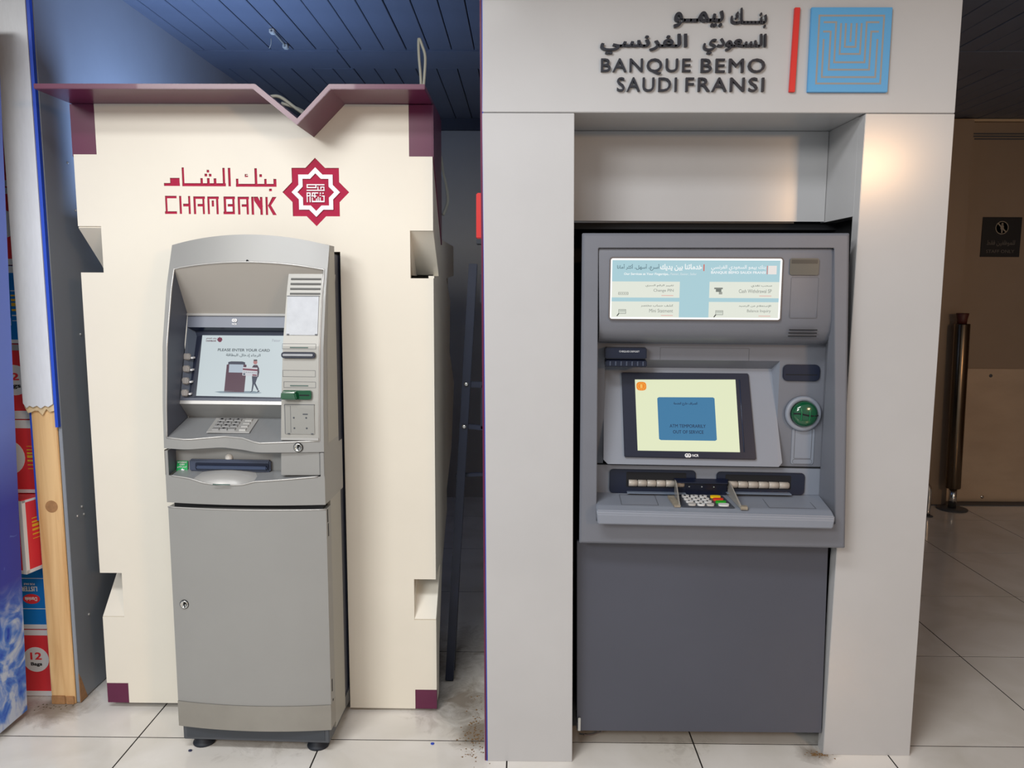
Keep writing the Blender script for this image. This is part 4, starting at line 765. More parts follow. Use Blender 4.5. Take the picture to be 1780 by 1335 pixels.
# ================================================================== grey built-in cash machine (own coordinates)
a2 = thing('cash_machine', 'wide grey cash machine built into the white kiosk', 'cash machine', (.56, 2.25, 0), math.radians(-2.7), local=True)
OUT = [(-0.3887, -0.0, 1.6092), (0.3553, 0.0, 1.6097), (0.3936, 0.0, 0.7002), (-0.3831, -0.0, 0.697)]
INN = [(-0.3425, -0.0, 1.5674), (0.3136, -0.0, 1.5685), (0.36, -0.0, 0.7741), (-0.3332, 0.0, 0.7671)]
INB = [(-.345, .11, 1.572), (.337, .11, 1.572), (.3455, .11, .74), (-.335, .11, .74)]
def dens(L, n=6): return [tuple(Vector(L[i]).lerp(Vector(L[(i+1) % 4]), k/n)) for i in range(4) for k in range(n)]
o_, i_, b_ = OUT, INN, INB
ch = .006
OUTc = [(x+(ch if x < 0 else -ch), 0, z+(ch if z < 1.2 else -ch)) for x, y, z in OUT]; OUTb = [(x, ch, z) for x, y, z in OUT]; OUTe = [(x, .05 if x < 0 else .022, z) for x, y, z in OUT]
v = OUTe + OUTb + OUTc + INN + INB
fc = []
for L in range(4):
    for k in range(4): fc.append((4*L+k, 4*L+(k+1) % 4, 4*L+4+(k+1) % 4, 4*L+4+k))
frame2 = mk('outer_frame', v, fc, GREY2, a2, .0015, 2)
# upper sign hood, bulging, its underside curving back
xa, xb, xc, xd = -.341, .3125, -.334, .343
PRF = [(.010, 1.566), (.006, 1.55), (.006, 1.40), (.008, 1.365), (.016, 1.335), (.032, 1.31), (.060, 1.297), (.115, 1.290)]
v = []; fc = []
for (y, z) in PRF:
    for t in (0, .25, .5, .75, .97, 1): 
        x = lerp(lerp(xa, xc, (1.566-z)/.27), lerp(xb+.016, xd-.012, (1.566-z)/.27), t); v.append((x, y + (.012 if t == 1 else 0), z))
for i in range(len(PRF)-1):
    for k in range(5): fc.append((6*i+k, 6*i+k+1, 6*i+7+k, 6*i+6+k))
hood2 = mk('sign_hood', v, fc, GREY2, a2, smooth=True)
mk('hood_back', [(-.345, .02, 1.572), (.337, .02, 1.572), (.340, .11, 1.29), (-.335, .11, 1.29)], [(0, 1, 2, 3)], GREY2, hood2)
box('frame_seal', -.344, .336, .012, .02, 1.5675, 1.571, DARKG, hood2)
# lit service sign
Q = [(-0.3058, 0.003, 1.3669), (0.1736, 0.003, 1.3702), (0.1657, 0.003, 1.5397), (-0.3092, 0.003, 1.5385)]
def sgn(u, v_, d=0): return (lerp(Q[0][0], Q[1][0], u), .003-d, lerp(Q[0][2], Q[3][2], v_))
SBX0, SBX1, SBZ0, SBZ1 = Q[0][0], Q[1][0], Q[0][2], Q[3][2]
sign2 = slab('lit_sign', [(x, .0055, z) for x, z in rrect(SBX0, SBX1, SBZ0, SBZ1, .006)], (0, -.005, 0), emat('sign_glow_white', (255, 255, 250), 1.15), a2)
sign2['label'] = 'lit service menu panel'
ring('sign_rim', [(x, .0056, z) for x, z in rrect(SBX0-.004, SBX1+.004, SBZ0-.004, SBZ1+.004, .009)], [(x, .0056, z) for x, z in rrect(SBX0, SBX1, SBZ0, SBZ1, .006)], (0, -.003, 0), mat('brown_grey_rim', (92, 84, 84), .5), a2)
def spl(name, u0, v0, u1, v1, rgb, s=1.0, d=.004): return slab(name, [sgn(u0, v0, d-.0009), sgn(u1, v0, d-.0009), sgn(u1, v1, d-.0009), sgn(u0, v1, d-.0009)], (0, -.0006, 0), emat('sign_%d_%d_%d' % rgb, rgb, s), sign2)
spl('sign_field', .008, .03, .988, .97, (172, 208, 217), .95)
for (u0, u1, v0, v1) in ((.008, .408, .355, .62), (.008, .408, .03, .29), (.582, .988, .355, .62), (.582, .988, .03, .29)): spl('menu_card', u0, v0, u1, v1, (226, 230, 218), .98, .0047)
def stx(s, u0, v0, u1, v1, rgb, bold=0, arab=False):
    text_on('sign_word', ar(s) if arab else s, sgn(u0, v0, .0048), sgn(u1, v0, .0048), sgn(u0, v1, .0048), .0005, emat('sign_%d_%d_%d' % rgb, rgb, .95), sign2, bold)
stx('أسرع، أسهل، أكثر أمانا', .037, .80, .285, .905, (84, 110, 122), .012, True)
stx('خدماتنا بين يديك..', .29, .795, .535, .91, (244, 248, 248), .03, True)
spl('red_mark', .543, .795, .549, .905, (214, 96, 80), .95, .0048)
stx('Our Services at Your Fingertips..', .078, .715, .345, .765, (240, 246, 246), .03); stx('Faster, Easier, Safer', .352, .722, .505, .765, (214, 226, 230), .01)
stx('بنك بيمو السعودي الفرنسي', .588, .80, .905, .895, (236, 242, 244), .02, True); stx('BANQUE BEMO SAUDI FRANSI', .588, .745, .905, .795, (240, 244, 246), .03)
spl('red_mark', .912, .745, .916, .885, (214, 110, 100), .95, .0048); spl('white_mark', .92, .745, .968, .885, (232, 226, 222), .98, .0048)
for (s, e, u1, v1, wa, we) in (('تغيير الرقم السري', 'Change PIN', .372, .62, .165, .118), ('كشف حساب مختصر', 'Mini Statment', .372, .29, .19, .14), ('سحب نقدي', 'Cash Withdrawal SP', .944, .62, .12, .19), ('الإستعلام عن الرصيد', 'Balance Inquiry', .944, .29, .188, .138)):
    stx(s, u1-wa, v1-.09, u1, v1-.045, (104, 112, 108), .008, True); stx(e, u1-we, v1-.18, u1, v1-.12, (150, 154, 148), .006)
    spl('red_note', u1-.07, v1-.235, u1, v1-.222, (228, 186, 176), .95, .0048)
def icon_card(u, v_):
    spl('icon_card', u, v_, u+.045, v_+.075, (150, 154, 146), .9, .0048); spl('icon_card_face', u+.003, v_+.008, u+.042, v_+.066, (214, 220, 208), .95, .0053)
    spl('icon_line', u+.006, v_+.045, u+.04, v_+.052, (140, 146, 140), .9, .0057); slab('icon_handle', [sgn(u-.012, v_-.035, .0045), sgn(u-.006, v_-.04, .0045), sgn(u+.006, v_+.005, .0045), sgn(u, v_+.01, .0045)], (0, -.0008, 0), emat('sign_70_74_70', (70, 74, 70), .9), sign2)
icon_card(.05, .085); icon_card(.622, .075)
spl('icon_pill', .047, .40, .106, .445, (150, 154, 146), .9, .0048); spl('icon_pill_face', .05, .406, .103, .439, (222, 226, 214), .95, .0053)
for k in range(4): spl('icon_dot', .056+.012*k, .417, .061+.012*k, .428, (120, 126, 120), .9, .0057)
spl('icon_note', .61, .50, .66, .525, (130, 134, 128), .9, .0048); spl('icon_note', .62, .455, .652, .50, (120, 126, 120), .9, .0048); spl('icon_hand', .638, .415, .658, .455, (160, 162, 154), .9, .0048)
# sensor window, panel outline and vents beside the sign
sw = [(0.1952, 0.004, 1.4933), (0.2754, 0.004, 1.54)]
swo = slab('sensor_window', [(x, .0045, z) for x, z in rrect(sw[0][0], sw[1][0], sw[0][2], sw[1][2], .006)], (0, -.003, 0), mat('smoked_window', (92, 90, 84), .25), a2)
box('window_shade', sw[0][0]+.004, sw[1][0]-.004, .0012, .0016, sw[1][2]-.015, sw[1][2]-.004, mat('smoked_dark', (62, 62, 60), .3), swo)
def outline2(name, x0, x1, z0, z1, y, r, wd, m, parent, d=.0006):
    ring(name, [(x, y, z) for x, z in rrect(x0, x1, z0, z1, r)], [(x, y, z) for x, z in rrect(x0+wd, x1-wd, z0+wd, z1-wd, max(r-wd, .0005))], (0, -d, 0), m, parent)
sp_ = [(0.201, 0.004, 1.372), (0.2782, 0.004, 1.4872)]
outline2('panel_line', sp_[0][0], sp_[1][0], sp_[0][2], sp_[1][2], .006, .004, .0012, mat('fascia_line_shadow', (92, 94, 100), .5), hood2)
for k in range(3):
    z = 1.3388 - .0092*k; box('vent_slot', 0.2025, 0.281, .0048 + .002*k, .0065 + .004*k, z-.0015, z+.0015, BLACK, hood2)
# recessed lower face around the screen module
L0, R0, ZT, ZB = -.334, .3455, 1.292, .921
MX0, MX1 = -.3115, .2075        # module opening
MZ1 = 1.2406
mk('recess_face', [(L0, .10, ZB), (MX0, .10, ZB), (MX0, .10, MZ1), (L0, .10, MZ1), (L0, .10, ZT+.01), (R0, .10, ZT+.01), (R0, .10, MZ1), (MX1, .10, MZ1), (MX1, .10, ZB), (R0, .10, ZB)], [(0, 1, 2, 3), (3, 2, 7, 6, 5, 4), (8, 9, 6, 7)], GREY2, a2)
PT = MZ1-.028; DT = .142; DB = .062; ZBm = .927
fac = slab('screen_module', [(MX0+.001, DT, PT), (MX1-.013, DT, PT), (MX1+.011, DB+.004, ZBm+.012), (MX1, DB, ZBm), (MX0+.012, DB, ZBm), (MX0-.001, DB+.004, ZBm+.012)], (0, .012, 0), GREY2L, a2)
mk('module_soffit', [(MX0, .10, MZ1), (MX1, .10, MZ1), (MX1-.013, DT, PT), (MX0, DT, PT)], [(0, 1, 2, 3)], GREY2, fac)
ZP = PT+(ZBm+.012-PT)*.553
mk('module_cheek', [(MX1, .10, MZ1), (MX1-.013, DT, PT), (MX1+.0004, .0999, ZP)], [(0, 1, 2)], GREY2L, fac)
mk('module_return', [(MX1+.011, DB+.004, ZBm+.012), (MX1+.011, .1, ZBm+.012), (MX1+.0004, .0999, ZP)], [(0, 1, 2)], GREY2, fac)
mk('module_return', [(MX0-.001, DB+.004, ZBm+.012), (MX0-.001, .1, ZBm+.012), (MX0, .1, 1.06), (MX0, .099, 1.058)], [(0, 1, 2, 3)], DARKG, fac)
mk('module_base', [(MX0+.012, DB, ZBm), (MX1-.008, DB, ZBm), (MX1-.008, .1, ZBm-.003), (MX0+.012, .1, ZBm-.003)], [(0, 1, 2, 3)], DARKG, fac)
box('hatch_line', -.1465, .115, .0992, .0999, 1.2765, 1.2778, MATS['fascia_line_shadow'], a2); box('hatch_line', -.1475, -.1462, .0992, .0999, MZ1, 1.2765, MATS['fascia_line_shadow'], a2); box('hatch_line', .1150, .1163, .0992, .0999, MZ1, 1.2765, MATS['fascia_line_shadow'], a2)
# screen: dark bezel and lit display on the sloping module
def mod(p, d): 
    n_ = Vector((0, -(PT-ZBm), (DT-DB)*-1)).normalized(); n_ = Vector((0, -.95, .31)); x, y, z = p; yy = DT + (DB-DT)*(PT-z)/(PT-ZBm); return tuple(Vector((x, yy, z)) + n_*d)
BZ = [(-0.2587, 0.1368, 1.1962), (0.1237, 0.137, 1.1968), (0.1408, 0.065, 0.9456), (-0.2503, 0.0656, 0.9474)]
DS = [(-0.2185, 0.1305, 1.1743), (0.0835, 0.1315, 1.1776), (0.0922, 0.0709, 0.9663), (-0.2106, 0.071, 0.9664)]
bz2 = slab('screen_bezel', [mod(p, .0005) for p in BZ], (0, -.0095, .003), DARK, a2, .0025)
dsp = slab('display', [mod(p, .0105) for p in DS], (0, -.0008, .0002), emat('display_pale_yellow', (226, 232, 196), .98), a2)
dsp['label'] = 'lit pale yellow screen with a blue notice'
tube('bezel_glint', [mod(((DS[1][0]+.012), 0, DS[1][2]), .0105), mod(((DS[2][0]+.013), 0, DS[2][2]), .0105)], .0018, mat('bezel_edge_navy', (44, 52, 74), .25), bz2, 6)
DO = DS[3]; DXv = Vector(DS[2])-Vector(DS[3]); 
def dp(u, v_, d): 
    b_l, b_r, t_l, t_r = Vector(DS[3]), Vector(DS[2]), Vector(DS[0]), Vector(DS[1]); p = b_l.lerp(b_r, u).lerp(t_l.lerp(t_r, u), v_); return mod(tuple(p), .0113+d)
nb = slab('notice_box', [dp(u, v_, .0002) for u, v_ in ((.215, .165), (.232, .15), (.765, .15), (.782, .165), (.782, .735), (.767, .75), (.232, .75), (.215, .735))], (0, -.0005, .0001), emat('notice_blue', (62, 124, 166), .9), dsp)
dk = emat('notice_text_navy', (22, 44, 78), .9)
text_on('notice_word', 'ATM TEMPORARILY', dp(.325, .325, .0009), dp(.68, .325, .0009), dp(.325, .372, .0009), .0005, dk, dsp, .012)
text_on('notice_word', 'OUT OF SERVICE', dp(.355, .243, .0009), dp(.655, .243, .0009), dp(.355, .29, .0009), .0005, dk, dsp, .012)
text_on('notice_word', ar('الصراف خارج الخدمة'), dp(.375, .632, .0009), dp(.61, .632, .0009), dp(.375, .682, .0009), .0005, dk, dsp, .02)
em = slab('round_emblem', [dp(.062+.05*(abs(math.cos(a))**.7)*(1 if math.cos(a) > 0 else -1), .905+.062*(abs(math.sin(a))**.7)*(1 if math.sin(a) > 0 else -1), .0002) for a in [k*math.pi/14 for k in range(28)]], (0, -.0005, .0001), emat('emblem_orange', (240, 138, 30), .95), dsp)
yl = emat('emblem_yellow', (250, 206, 110), .95)
for k in range(12):
    a = k*math.pi/6; u, v_ = .062+.036*math.cos(a), .905+.045*math.sin(a); slab('emblem_dot', [dp(u-.003, v_-.004, .0008), dp(u+.003, v_-.004, .0008), dp(u+.003, v_+.004, .0008), dp(u-.003, v_+.004, .0008)], (0, -.0004, .0001), yl, dsp)
for (u, v_, du, dv) in ((.055, .905, .003, .026), (.068, .905, .003, .026), (.0615, .905, .009, .004), (.0615, .925, .009, .004), (.0615, .885, .009, .004)): slab('emblem_stroke', [dp(u-du, v_-dv, .0008), dp(u+du, v_-dv, .0008), dp(u+du, v_+dv, .0008), dp(u-du, v_+dv, .0008)], (0, -.0004, .0001), yl, dsp)
for cx in (-.0645, -.0575): lathe('ring_mark', mod((cx, 0, .9545), .0105), (0, -.95, .31), [(0, .0062), (.0008, .0062), (.0008, .0036), (0, .0036)], LOGOWHITE, bz2, 18)
text_on('bezel_word', 'NCR', mod((-.0485, 0, .951), .0106), mod((-.030, 0, .951), .0106), mod((-.0485, 0, .9585), .0106), .0005, LOGOWHITE, bz2, .03)
# cheque slot
cq = [(-0.3129, 0.06, 1.2229), (-0.1905, 0.06, 1.2789)]
c0, c1, z0, z1 = cq[0][0], cq[1][0], cq[0][2], cq[1][2]
chq = box('cheque_slot', c0, c1, .064, .0995, z0+.022, z1, DARK, a2, .003)
hexa('cheque_tray', [(c0, .052, z0), (c1, .052, z0), (c1, .10, z0), (c0, .10, z0), (c0, .052, z0+.018), (c1, .052, z0+.018), (c1, .10, z0+.0215), (c0, .10, z0+.0215)], DARK, chq, .003)
for k in range(7): box('slot_bristle', lerp(c0+.012, c1-.014, k/6), lerp(c0+.012, c1-.014, k/6)+.004, .0495, .0525, z0+.004, z0+.0165, mat('bristle_grey', (66, 74, 92), .3), chq)
text_on('slot_word', 'CHEQUES DEPOSIT', (lerp(c0, c1, .33), .0638, lerp(z0, z1, .745)), (lerp(c0, c1, .82), .0638, lerp(z0, z1, .745)), (lerp(c0, c1, .33), .0638, lerp(z0, z1, .85)), .0005, mat('print_pale', (200, 204, 210), .5), chq, .01)
# receipt mouth and round card reader on the right
rc = [(0.2158, 0.095, 1.1818), (0.3241, 0.095, 1.2312)]
rcm = slab('receipt_mouth', [(x, .0998, z) for x, z in rrect(rc[0][0], rc[1][0], rc[0][2], rc[1][2], .014)], (0, -.008, 0), DARK, a2, .002)
box('receipt_slit', rc[0][0]+.008, rc[1][0]-.008, .0908, .0919, rc[0][2]+.018, rc[0][2]+.0205, BLACK, rcm)
rcx = (0.2797, 0.09, 1.0845); 
rg = lathe('card_reader', (rcx[0], .0998, rcx[2]), (0, -1, 0), [(0, .053), (.012, .053), (.017, .050), (.017, .040), (.006, .039)], GREY2L, a2, 36)
gl = lathe('green_lens', (rcx[0]+.002, .0925, rcx[2]), (0, -1, 0), [(0, .039), (.012, .039), (.022, .034), (.027, .024), (.028, .004)], GREENP, rg, 36)
tube('card_gap', [(rcx[0]-.034, .070, rcx[2]+.003), (rcx[0]-.015, .0655, rcx[2]+.003), (rcx[0]+.004, .0640, rcx[2]-.001), (rcx[0]+.020, .066, rcx[2]-.003), (rcx[0]+.038, .072, rcx[2]-.002)], .0024, BLACK, rg, 6)
for s_ in (-1, 1): tube('lens_rib', [(rcx[0]+s_*.012-.002, .082, rcx[2]+.032), (rcx[0]+s_*.012, .0655, rcx[2]+.015), (rcx[0]+s_*.012, .0655, rcx[2]-.015), (rcx[0]+s_*.012, .082, rcx[2]-.032)], .0022, mat('green_rib', (14, 104, 62), .3), rg, 6)
gp = [(0.2524, 0.098, 0.9278), (0.3196, 0.098, 1.0435)]
gpl = slab('card_guide', [(x, .0998, z) for x, z in rrect(gp[0][0], gp[1][0], gp[0][2], gp[1][2]-.004, .008)], (0, -.0025, 0), GREY2L, a2, .0008)
outline2('guide_groove', gp[0][0]+.008, gp[1][0]-.008, gp[0][2]+.018, gp[1][2]-.006, .0972, .002, .0012, MATS['fascia_line_shadow'], gpl); outline2('guide_lip', gp[0][0]+.005, gp[1][0]-.005, gp[0][2]+.002, gp[0][2]+.0165, .0972, .006, .0008, MATS['fascia_line_shadow'], gpl)
# seam, note bay face
box('bay_seam', L0, R0, .0975, .1005, .9165, .9205, BLACK, a2)
mk('bay_face', [(L0, .102, .828), (R0, .102, .833), (R0, .1, .9165), (L0, .1, .9165)], [(0, 1, 2, 3)], GREY2L, a2)
def bay(x0, x1, z0, z1, r0, r1, right):
    pts = rrect(x0, x1, z0, z1, .012); pts = [(x + (.0), z) for x, z in pts]
    b = slab('note_bay', [(x, .1, z) for x, z in pts], (0, -.006, 0), DARK, a2, .0015)
    zc = lerp(z0, z1, .5)
    slab('bay_mouth', [(x, .0938, z) for x, z in rrect(r0-.006, r1+.006, zc-.017, z1-.008, .004)], (0, -.0006, 0), BLACK, b)
    nn = 6; wdt = (r1-r0)/nn
    for k in range(nn):
        xk = r0+wdt*k
        lathe('roller', (xk+.001, .092, zc-.004), (1, 0, 0), [(0, .0095), (.0008, .0103), (wdt*.88, .0103), (wdt*.89, .0085), (wdt-.001, .0085)], mat('pale_roller', (178, 170, 160), .35, var=.1, vscale=30), b, 16)
    box('bay_tray', r0-.004, r1+.004, .074, .0935, z0+.005, z0+.0075, mat('clear_tray_edge', (120, 132, 150), .2), b)
lb = [(-0.2911, 0.094, 0.8286), (-0.0296, 0.094, 0.9039), (0.0631, 0.094, 0.8268), (0.0327, 0.094, 0.9015), (0.2967, 0.094, 0.8334), (-0.2338, 0.094, 0.8605), (-0.0647, 0.094, 0.8638), (0.0653, 0.094, 0.861), (0.249, 0.094, 0.8646)]
bay(lb[0][0], lb[1][0], lb[0][2], lb[1][2], lb[5][0], lb[6][0], False)
bay(lb[3][0], lb[4][0], lb[4][2], lb[3][2], lb[7][0], lb[8][0], True)
# hand shelf
SB, SF = .8285, .8215
sx0, sx1 = -.336, .3385
fr = [(-0.3315, -0.05, 0.8202), (0.3372, -0.05, 0.8194), (-0.324, -0.05, 0.7723), (0.338, -0.05, 0.7755)]
zt, zb = .8125, .7745
shl = mk('hand_shelf', [(L0, .105, .8285), (R0, .105, .8325), (sx1, -.02, .821), (sx0, -.02, .822), (sx1+.002, -.048, zt-.002), (sx0, -.048, zt+.002), (sx1+.002, -.052, zt-.012), (sx0, -.052, zt-.008), (sx1-.002, -.05, zb+.001), (sx0+.004, -.05, zb-.001), (sx1-.002, .10, zb-.015), (sx0+.004, .10, zb-.015)],
   [(0, 1, 2, 3), (3, 2, 4, 5), (5, 4, 6, 7), (7, 6, 8, 9), (9, 8, 10, 11), (0, 3, 5, 7, 9, 11), (1, 10, 8, 6, 4, 2)], GREY2L, a2, .003, 2)
for (x0, x1) in ((-.262, -.155), (.165, .298)):
    for (a, b, c, d) in ((x0, x1, .079, .0802), (x0, x0+.0012, -.012, .08), (x1, x1+.0012, -.012, .08), (x0, x1, -.0125, -.0113)): hexa('shelf_line', [(a, c, .8225+(c+.02)*.058), (b, c, .8225+(c+.02)*.058), (b, d, .8225+(d+.02)*.058), (a, d, .8225+(d+.02)*.058), (a, c, .8229+(c+.02)*.058), (b, c, .8229+(c+.02)*.058), (b, d, .8229+(d+.02)*.058), (a, d, .8229+(d+.02)*.058)], MATS['fascia_line_shadow'], shl)
mk('frame_under', [(L0, .1, .775), (R0, .1, .775), (R0, .02, .735), (L0, .02, .735)], [(0, 1, 2, 3)], GREY2, shl)
# keypad with guard
def S(x, y, h=0): return (x, y, .8215+(y+.02)*.058+h)
kp2 = hexa('keypad', [S(-.088, -.024, .0005), S(.064, -.024, .0005), S(.05, .082, .0005), S(-.082, .082, .0005), S(-.088, -.024, .004), S(.064, -.024, .004), S(.05, .082, .004), S(-.082, .082, .004)], mat('charcoal_keypad', (62, 66, 76), .4), a2, .001)
def key(x, y, wx, wy, m, s=None):
    k_ = slab('key', [S(x+wx*(abs(math.cos(a))**.6)*(1 if math.cos(a) > 0 else -1), y+wy*(abs(math.sin(a))**.8)*(1 if math.sin(a) > 0 else -1), .0045) for a in [j*math.pi/8+.01 for j in range(16)]], (0, 0, .005), m, kp2)
    if s: text_on('key_digit', s, S(x-.005, y-.005, .0097), S(x+.0015, y-.005, .0097), S(x-.005, y+.006, .0097), .0003, BLACK, k_, .03)
for r_ in range(4):
    y = lerp(.058, -.013, r_/3)
    for c_ in range(3):
        d = '123456789'[r_*3+c_] if r_ < 3 else ('0' if c_ == 1 else None)
        key(lerp(-.0655, -.0575, r_/3)+c_*.0265 + r_*.0, y, .0112, .0088, KEYW if r_ < 3 or c_ == 1 else mat('plain_grey_key', (186, 182, 178), .35), d)
    key(lerp(.024, .034, r_/3), y, .0155, .0088, (KY, KR, KG, KEYW)[r_])
pg = slab('keypad_guard', [S(-.096, .09, .002), S(.062, .09, .002), S(.066, .086, .050), S(-.094, .086, .050)], (0, .004, 0), DARK, a2, .001)
slab('guard_brim', [S(-.096, .09, .050), S(.066, .09, .050), S(.060, .062, .046), S(-.088, .062, .046)], (0, 0, .0025), DARK, pg)
for x in (-.05, -.012, .024): lathe('guard_screw', S(x, .0885, .028), (0, -1, 0), [(0, .0022), (.003, .0022)], CHROME, pg, 8)
slab('side_shield', [S(-.0945, .088, .004), S(-.0945, .085, .050), S(-.0945, .06, .047), S(-.0965, -.022, .011), S(-.0965, -.026, .003)], (.003, 0, 0), CLEAR, pg)
slab('side_shield', [S(.066, .088, .004), S(.066, .085, .048), S(.069, .055, .042), S(.078, -.024, .012), S(.078, -.034, .003)], (.003, 0, 0), CLEAR, pg)
ADH = mat('old_glue_and_tape', (150, 140, 124), .6, var=.25, vscale=80, bump=.5, bscale=200)
slab('side_shield_foot', [S(-.118, .06, .0008), S(-.100, .06, .0008), S(-.092, -.026, .0008), S(-.110, -.026, .0008)], (0, 0, .007), ADH, pg)
slab('side_shield_foot', [S(.08, -.022, .0008), S(.098, -.022, .0008), S(.098, -.036, .0008), S(.078, -.036, .0008)], (0, 0, .009), ADH, pg)
# the machine's box behind the fascia, inside the kiosk
box('machine_body', -.325, .325, .17, .6, .705, 1.56, BLACK, a2)

# ================================================================== folded steel frame between the kiosks
fr1 = thing('folded_steel_frame', 'navy folded steel frame leaning in the gap between the kiosks', 'metal frame', (-.25, 2.76, 0))
def bar(name, p, q, w_, d_, m, parent):
    p, q = Vector(p), Vector(q); a = (q-p).normalized(); s = a.cross(Vector((0, 1, 0))).normalized()*w_/2; t = Vector((0, d_/2, 0))
    return hexa(name, [p-s-t, p+s-t, p+s+t, p-s+t, q-s-t, q+s-t, q+s+t, q-s+t], m, parent, .002)
up = bar('upright', (-.2595, 2.765, .004), (-.1680, 2.765, 1.535), .030, .03, NAVYM, fr1)
bar('upright', (-.258, 2.84, .004), (-.192, 2.84, 1.28), .026, .026, NAVYM, fr1)
bar('link_arm', (-.190, 2.765, 1.112), (-.128, 2.765, 1.110), .022, .016, NAVYM, fr1); bar('link_arm', (-.199, 2.765, .962), (-.133, 2.765, .955), .018, .016, NAVYM, fr1)
bar('link_strut', (-.1375, 2.765, .95), (-.1345, 2.765, 1.112), .012, .016, NAVYM, fr1); bar('cross_rod', (-.235, 2.79, .775), (-.128, 2.79, .78), .014, .014, NAVYM, fr1)
bar('hinge_block', (-.1365, 2.76, 1.40), (-.1345, 2.76, 1.50), .016, .03, NAVYM, fr1)
for p in ((-.1925, 2.747, 1.1145), (-.2005, 2.747, .963)): lathe('bolt', p, (0, -1, 0), [(0, .008), (.004, .008), (.007, .004)], CHROME, up, 12)
# ================================================================== bollard, chrome rail and staff sign in the passage
bo = thing('steel_bollard', 'tall steel tube bollard with a brown cap in front of staff door', 'bollard', (2.87, 5.107, 0))
lathe('base_plate', (2.867, 5.107, 0), (0, 0, 1), [(0.0005, .095), (.006, .095), (.010, .06)], DARKG, bo, 30)
lathe('stem', (2.867, 5.107, .008), (0, 0, 1), [(0, .0245), (.14, .0245)], CHROME, bo, 24)
bpy.context.view_layer.update()
lathe('tube', (2.864, 5.107, .145), (-.019, 0, 1.08), [(0, .0445), (.004, .046), (1.08, .046), (1.084, .044)], BRONZE, bo, 36)
lathe('cap', (2.8415, 5.107, 1.229), (0, 0, 1), [(0, .028), (.03, .031), (.066, .0385), (.068, .036)], mat('brown_rubber_cap', (84, 40, 34), .5), bo, 24)
rl = thing('chrome_rail', 'bent chrome tube rail peeking out behind the white kiosk', 'rail', (2.55, 4.94, 0))
tube('rail_tube', [(2.30, 4.94, .002), (2.30, 4.94, .16), (2.315, 4.94, .205), (2.36, 4.94, .222), (2.56, 4.94, .222), (2.605, 4.94, .205), (2.62, 4.94, .16), (2.62, 4.94, .002)], .016, CHROME, rl, 12)
for x in (2.30, 2.62): lathe('rail_flange', (x, 4.94, 0), (0, 0, 1), [(.0005, .034), (.004, .034), (.007, .02)], DARKG, rl, 18)
sg = [(3.0195, 5.27, 1.6617), (3.275, 5.27, 1.6646), (3.2722, 5.27, 1.9191), (3.0169, 5.27, 1.9149)]
sx0, sx1, sz0, sz1 = (sg[0][0]+sg[3][0])/2, (sg[1][0]+sg[2][0])/2, sg[0][2], sg[2][2]
ss = thing('staff_sign', 'black square STAFF ONLY sign on the steel door', 'sign', ((sx0+sx1)/2, 5.27, sz0))
plq = box('plaque', sx0, sx1, 5.2695, 5.2748, sz0, sz1, mat('black_sign', (26, 28, 32), .45), ss, .001)
SGW = mat('sign_print_grey', (150, 140, 126), .6); SGD = mat('sign_print_dim', (104, 98, 92), .6)
def sp2(u, v_): return (lerp(sx0, sx1, u), 5.2694, lerp(sz0, sz1, v_))
c_ = sp2(.5, .735); rr = (sx1-sx0)*.17
lathe('ban_ring', c_, (0, -1, 0), [(0, rr), (.001, rr), (.001, rr*.86), (0, rr*.86)], SGW, plq, 30)
slab('ban_bar', [tuple(Vector(c_)+Vector((a*rr, -.0005, b*rr))) for a, b in ((-.72, .58), (-.58, .72), (.72, -.58), (.58, -.72))], (0, -.0006, 0), SGW, plq)
slab('figure_body', [tuple(Vector(c_)+Vector((a*rr, -.0012, b*rr))) for a, b in ((-.22, .35), (.22, .35), (.26, -.2), (.12, -.25), (.1, -.8), (-.1, -.8), (-.12, -.25), (-.26, -.2))], (0, -.0005, 0), SGW, plq)
lathe('figure_head', tuple(Vector(c_)+Vector((0, -.0012, rr*.55))), (0, -1, 0), [(0, rr*.17), (.0006, rr*.17)], SGW, plq, 12)
text_on('sign_word', ar('للموظفين فقط'), sp2(.14, .27), sp2(.86, .27), sp2(.14, .42), .0008, SGD, plq, .012)
text_on('sign_word', 'STAFF ONLY', sp2(.14, .10), sp2(.86, .10), sp2(.14, .18), .0008, SGD, plq, .006)

# ================================================================== cables and small fittings
hk = thing('ceiling_wire_clip', 'small pale wire clips screwed to the ceiling boards', 'clip', (-1.0763, 3.6153, 2.53))
for p in [(-1.0667, 3.4955, 2.525), (-1.0735, 3.7077, 2.525)]:
    c2 = box('clip', p[0]-.012, p[0]+.010, p[1]-.015, p[1]+.015, 2.520, 2.5395, mat('pale_clip', (176, 178, 172), .5), hk, .003)
    lathe('clip_hole', (p[0]-.001, p[1]-.0152, 2.529), (0, -1, 0), [(0, .004), (.001, .004)], DARKG, c2, 10)
tube('clip_wire', [(-1.0688, 3.5185, 2.532), (-1.0688, 3.599, 2.53), (-1.0754, 3.7061, 2.532)], .003, WIRE, hk, 6)
tube('clip_wire', [(-1.0748, 3.4955, 2.5039), (-1.0756, 3.4955, 2.4804), (-1.0837, 3.4955, 2.4616)], .0015, WIRE, hk, 6)
o = tube('cable_loop', [(-0.3006, 2.47, 2.0532), (-0.2967, 2.47, 2.095), (-0.2945, 2.47, 2.145), (-0.3029, 2.47, 2.1749), (-0.3131, 2.47, 2.1964), (-0.3136, 2.47, 2.15), (-0.309, 2.47, 2.0917), (-0.3076, 2.47, 2.0531)], .0042, WIRE, None); tag(o, 'pale cable loop standing up at the right end of the canopy', 'cable')
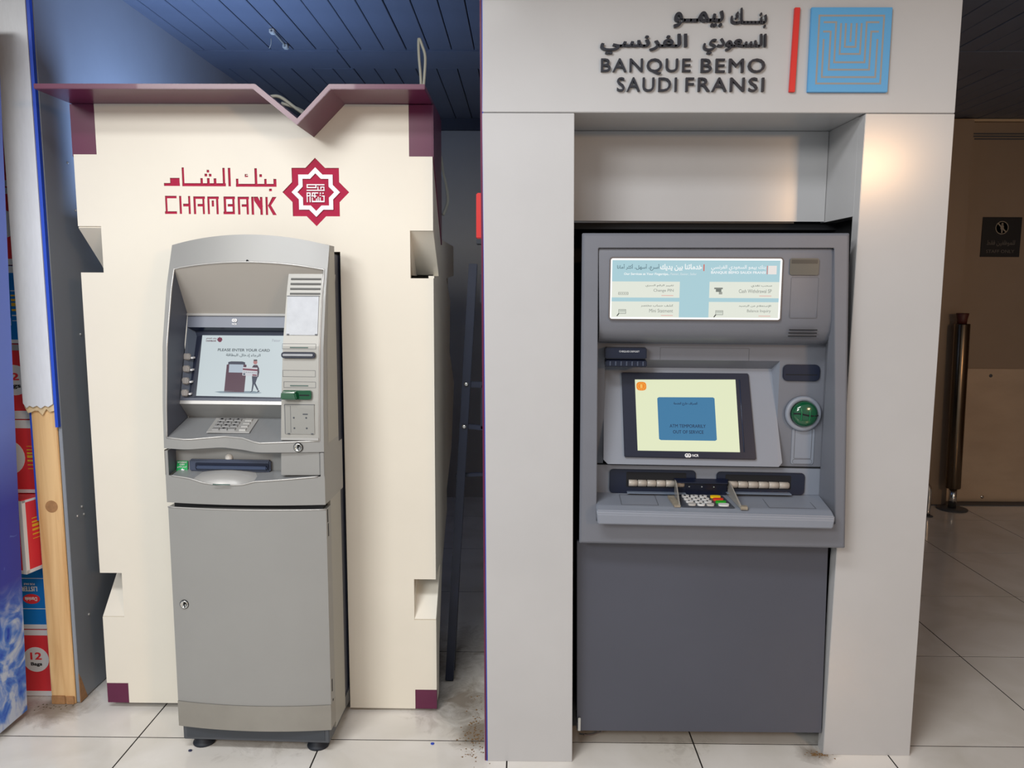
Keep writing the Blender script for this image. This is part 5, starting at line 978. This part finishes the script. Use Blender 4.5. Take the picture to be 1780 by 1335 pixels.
for pts, lab in (([(-.80, 2.56, 2.047), (-.765, 2.56, 2.047), (-.715, 2.56, 2.012), (-.675, 2.57, 1.986), (-.652, 2.58, 1.974), (-.64, 2.60, 1.978)], 'pale cable lying nearer the front in the canopy notch'),
                 ([(-.79, 2.66, 2.050), (-.74, 2.66, 2.034), (-.70, 2.66, 2.012), (-.668, 2.66, 1.990), (-.652, 2.665, 1.980)], 'pale cable lying at the back of the canopy notch')):
    tag(tube('loose_cable', pts, .0055, WIRE, None), lab, 'cable', 'cables on the canopy')
o = tube('hanging_cable', [(-0.2826, 2.796, 1.9031), (-0.2753, 2.8, 1.8493), (-0.2656, 2.8, 1.8063), (-0.2598, 2.8, 1.767), (-0.2619, 2.8, 1.7395), (-0.2759, 2.796, 1.7035)], .006, WIRE, None); tag(o, 'pale cable hanging behind the right side of the cream kiosk', 'cable')
o = tube('thin_wire', [(0.2119, 2.3952, 0.012), (0.2372, 2.4056, 0.006), (0.2612, 2.421, 0.005), (0.2704, 2.4029, 0.02)], .0022, mat('wire_grey', (120, 112, 112), .5), None); tag(o, 'short grey wire poking out under the dark lower panel', 'wire')
# litter
def crumbs(name, label, cx, cy, rx, ry, n_, m):
    v = []; fc = []
    for k in range(n_):
        x = cx+random.gauss(0, rx); y = cy+random.gauss(0, ry); s = random.uniform(.0015, .005); b = len(v); a = random.uniform(0, 6.3)
        for j in range(3): v.append((x+s*math.cos(a+j*2.1), y+s*math.sin(a+j*2.1), .0004))
        v.append((x, y, s*.6)); fc += [(b, b+1, b+3), (b+1, b+2, b+3), (b+2, b, b+3)]
    o = mk(name, v, fc, m); o['kind'] = 'stuff'; o['label'] = label; o['category'] = 'litter'
crumbs('sawdust', 'brown crumbs strewn between the two kiosks', -.145, 2.42, .02, .09, 170, mat('brown_crumb', (126, 96, 60), .9))
crumbs('sawdust', 'brown crumbs at the foot of the white right pillar', .945, 2.318, .02, .008, 60, MATS['brown_crumb'])
crumbs('dust', 'dark crumbs by the foot of the pine post', -1.62, 2.55, .035, .010, 34, mat('dark_crumb', (104, 90, 70), .9))
o = slab('plastic_scrap', [(-.2765+.006*math.cos(k*.9), 2.352+.005*math.sin(k*.9), .0005) for k in range(7)], (0, 0, .003), mat('blue_scrap', (30, 70, 190), .4)); tag(o, 'tiny blue plastic scrap on floor before the cream kiosk', 'scrap')
o = slab('plastic_scrap', [(-1.035+.006*math.cos(k*.9), 2.30+.005*math.sin(k*.9), .0005) for k in range(7)], (0, 0, .003), mat('navy_scrap', (34, 40, 80), .4)); tag(o, 'tiny dark scrap on floor by left machine foot', 'scrap')
for o in COL.objects:
    if '_local' in o: del o['_local']
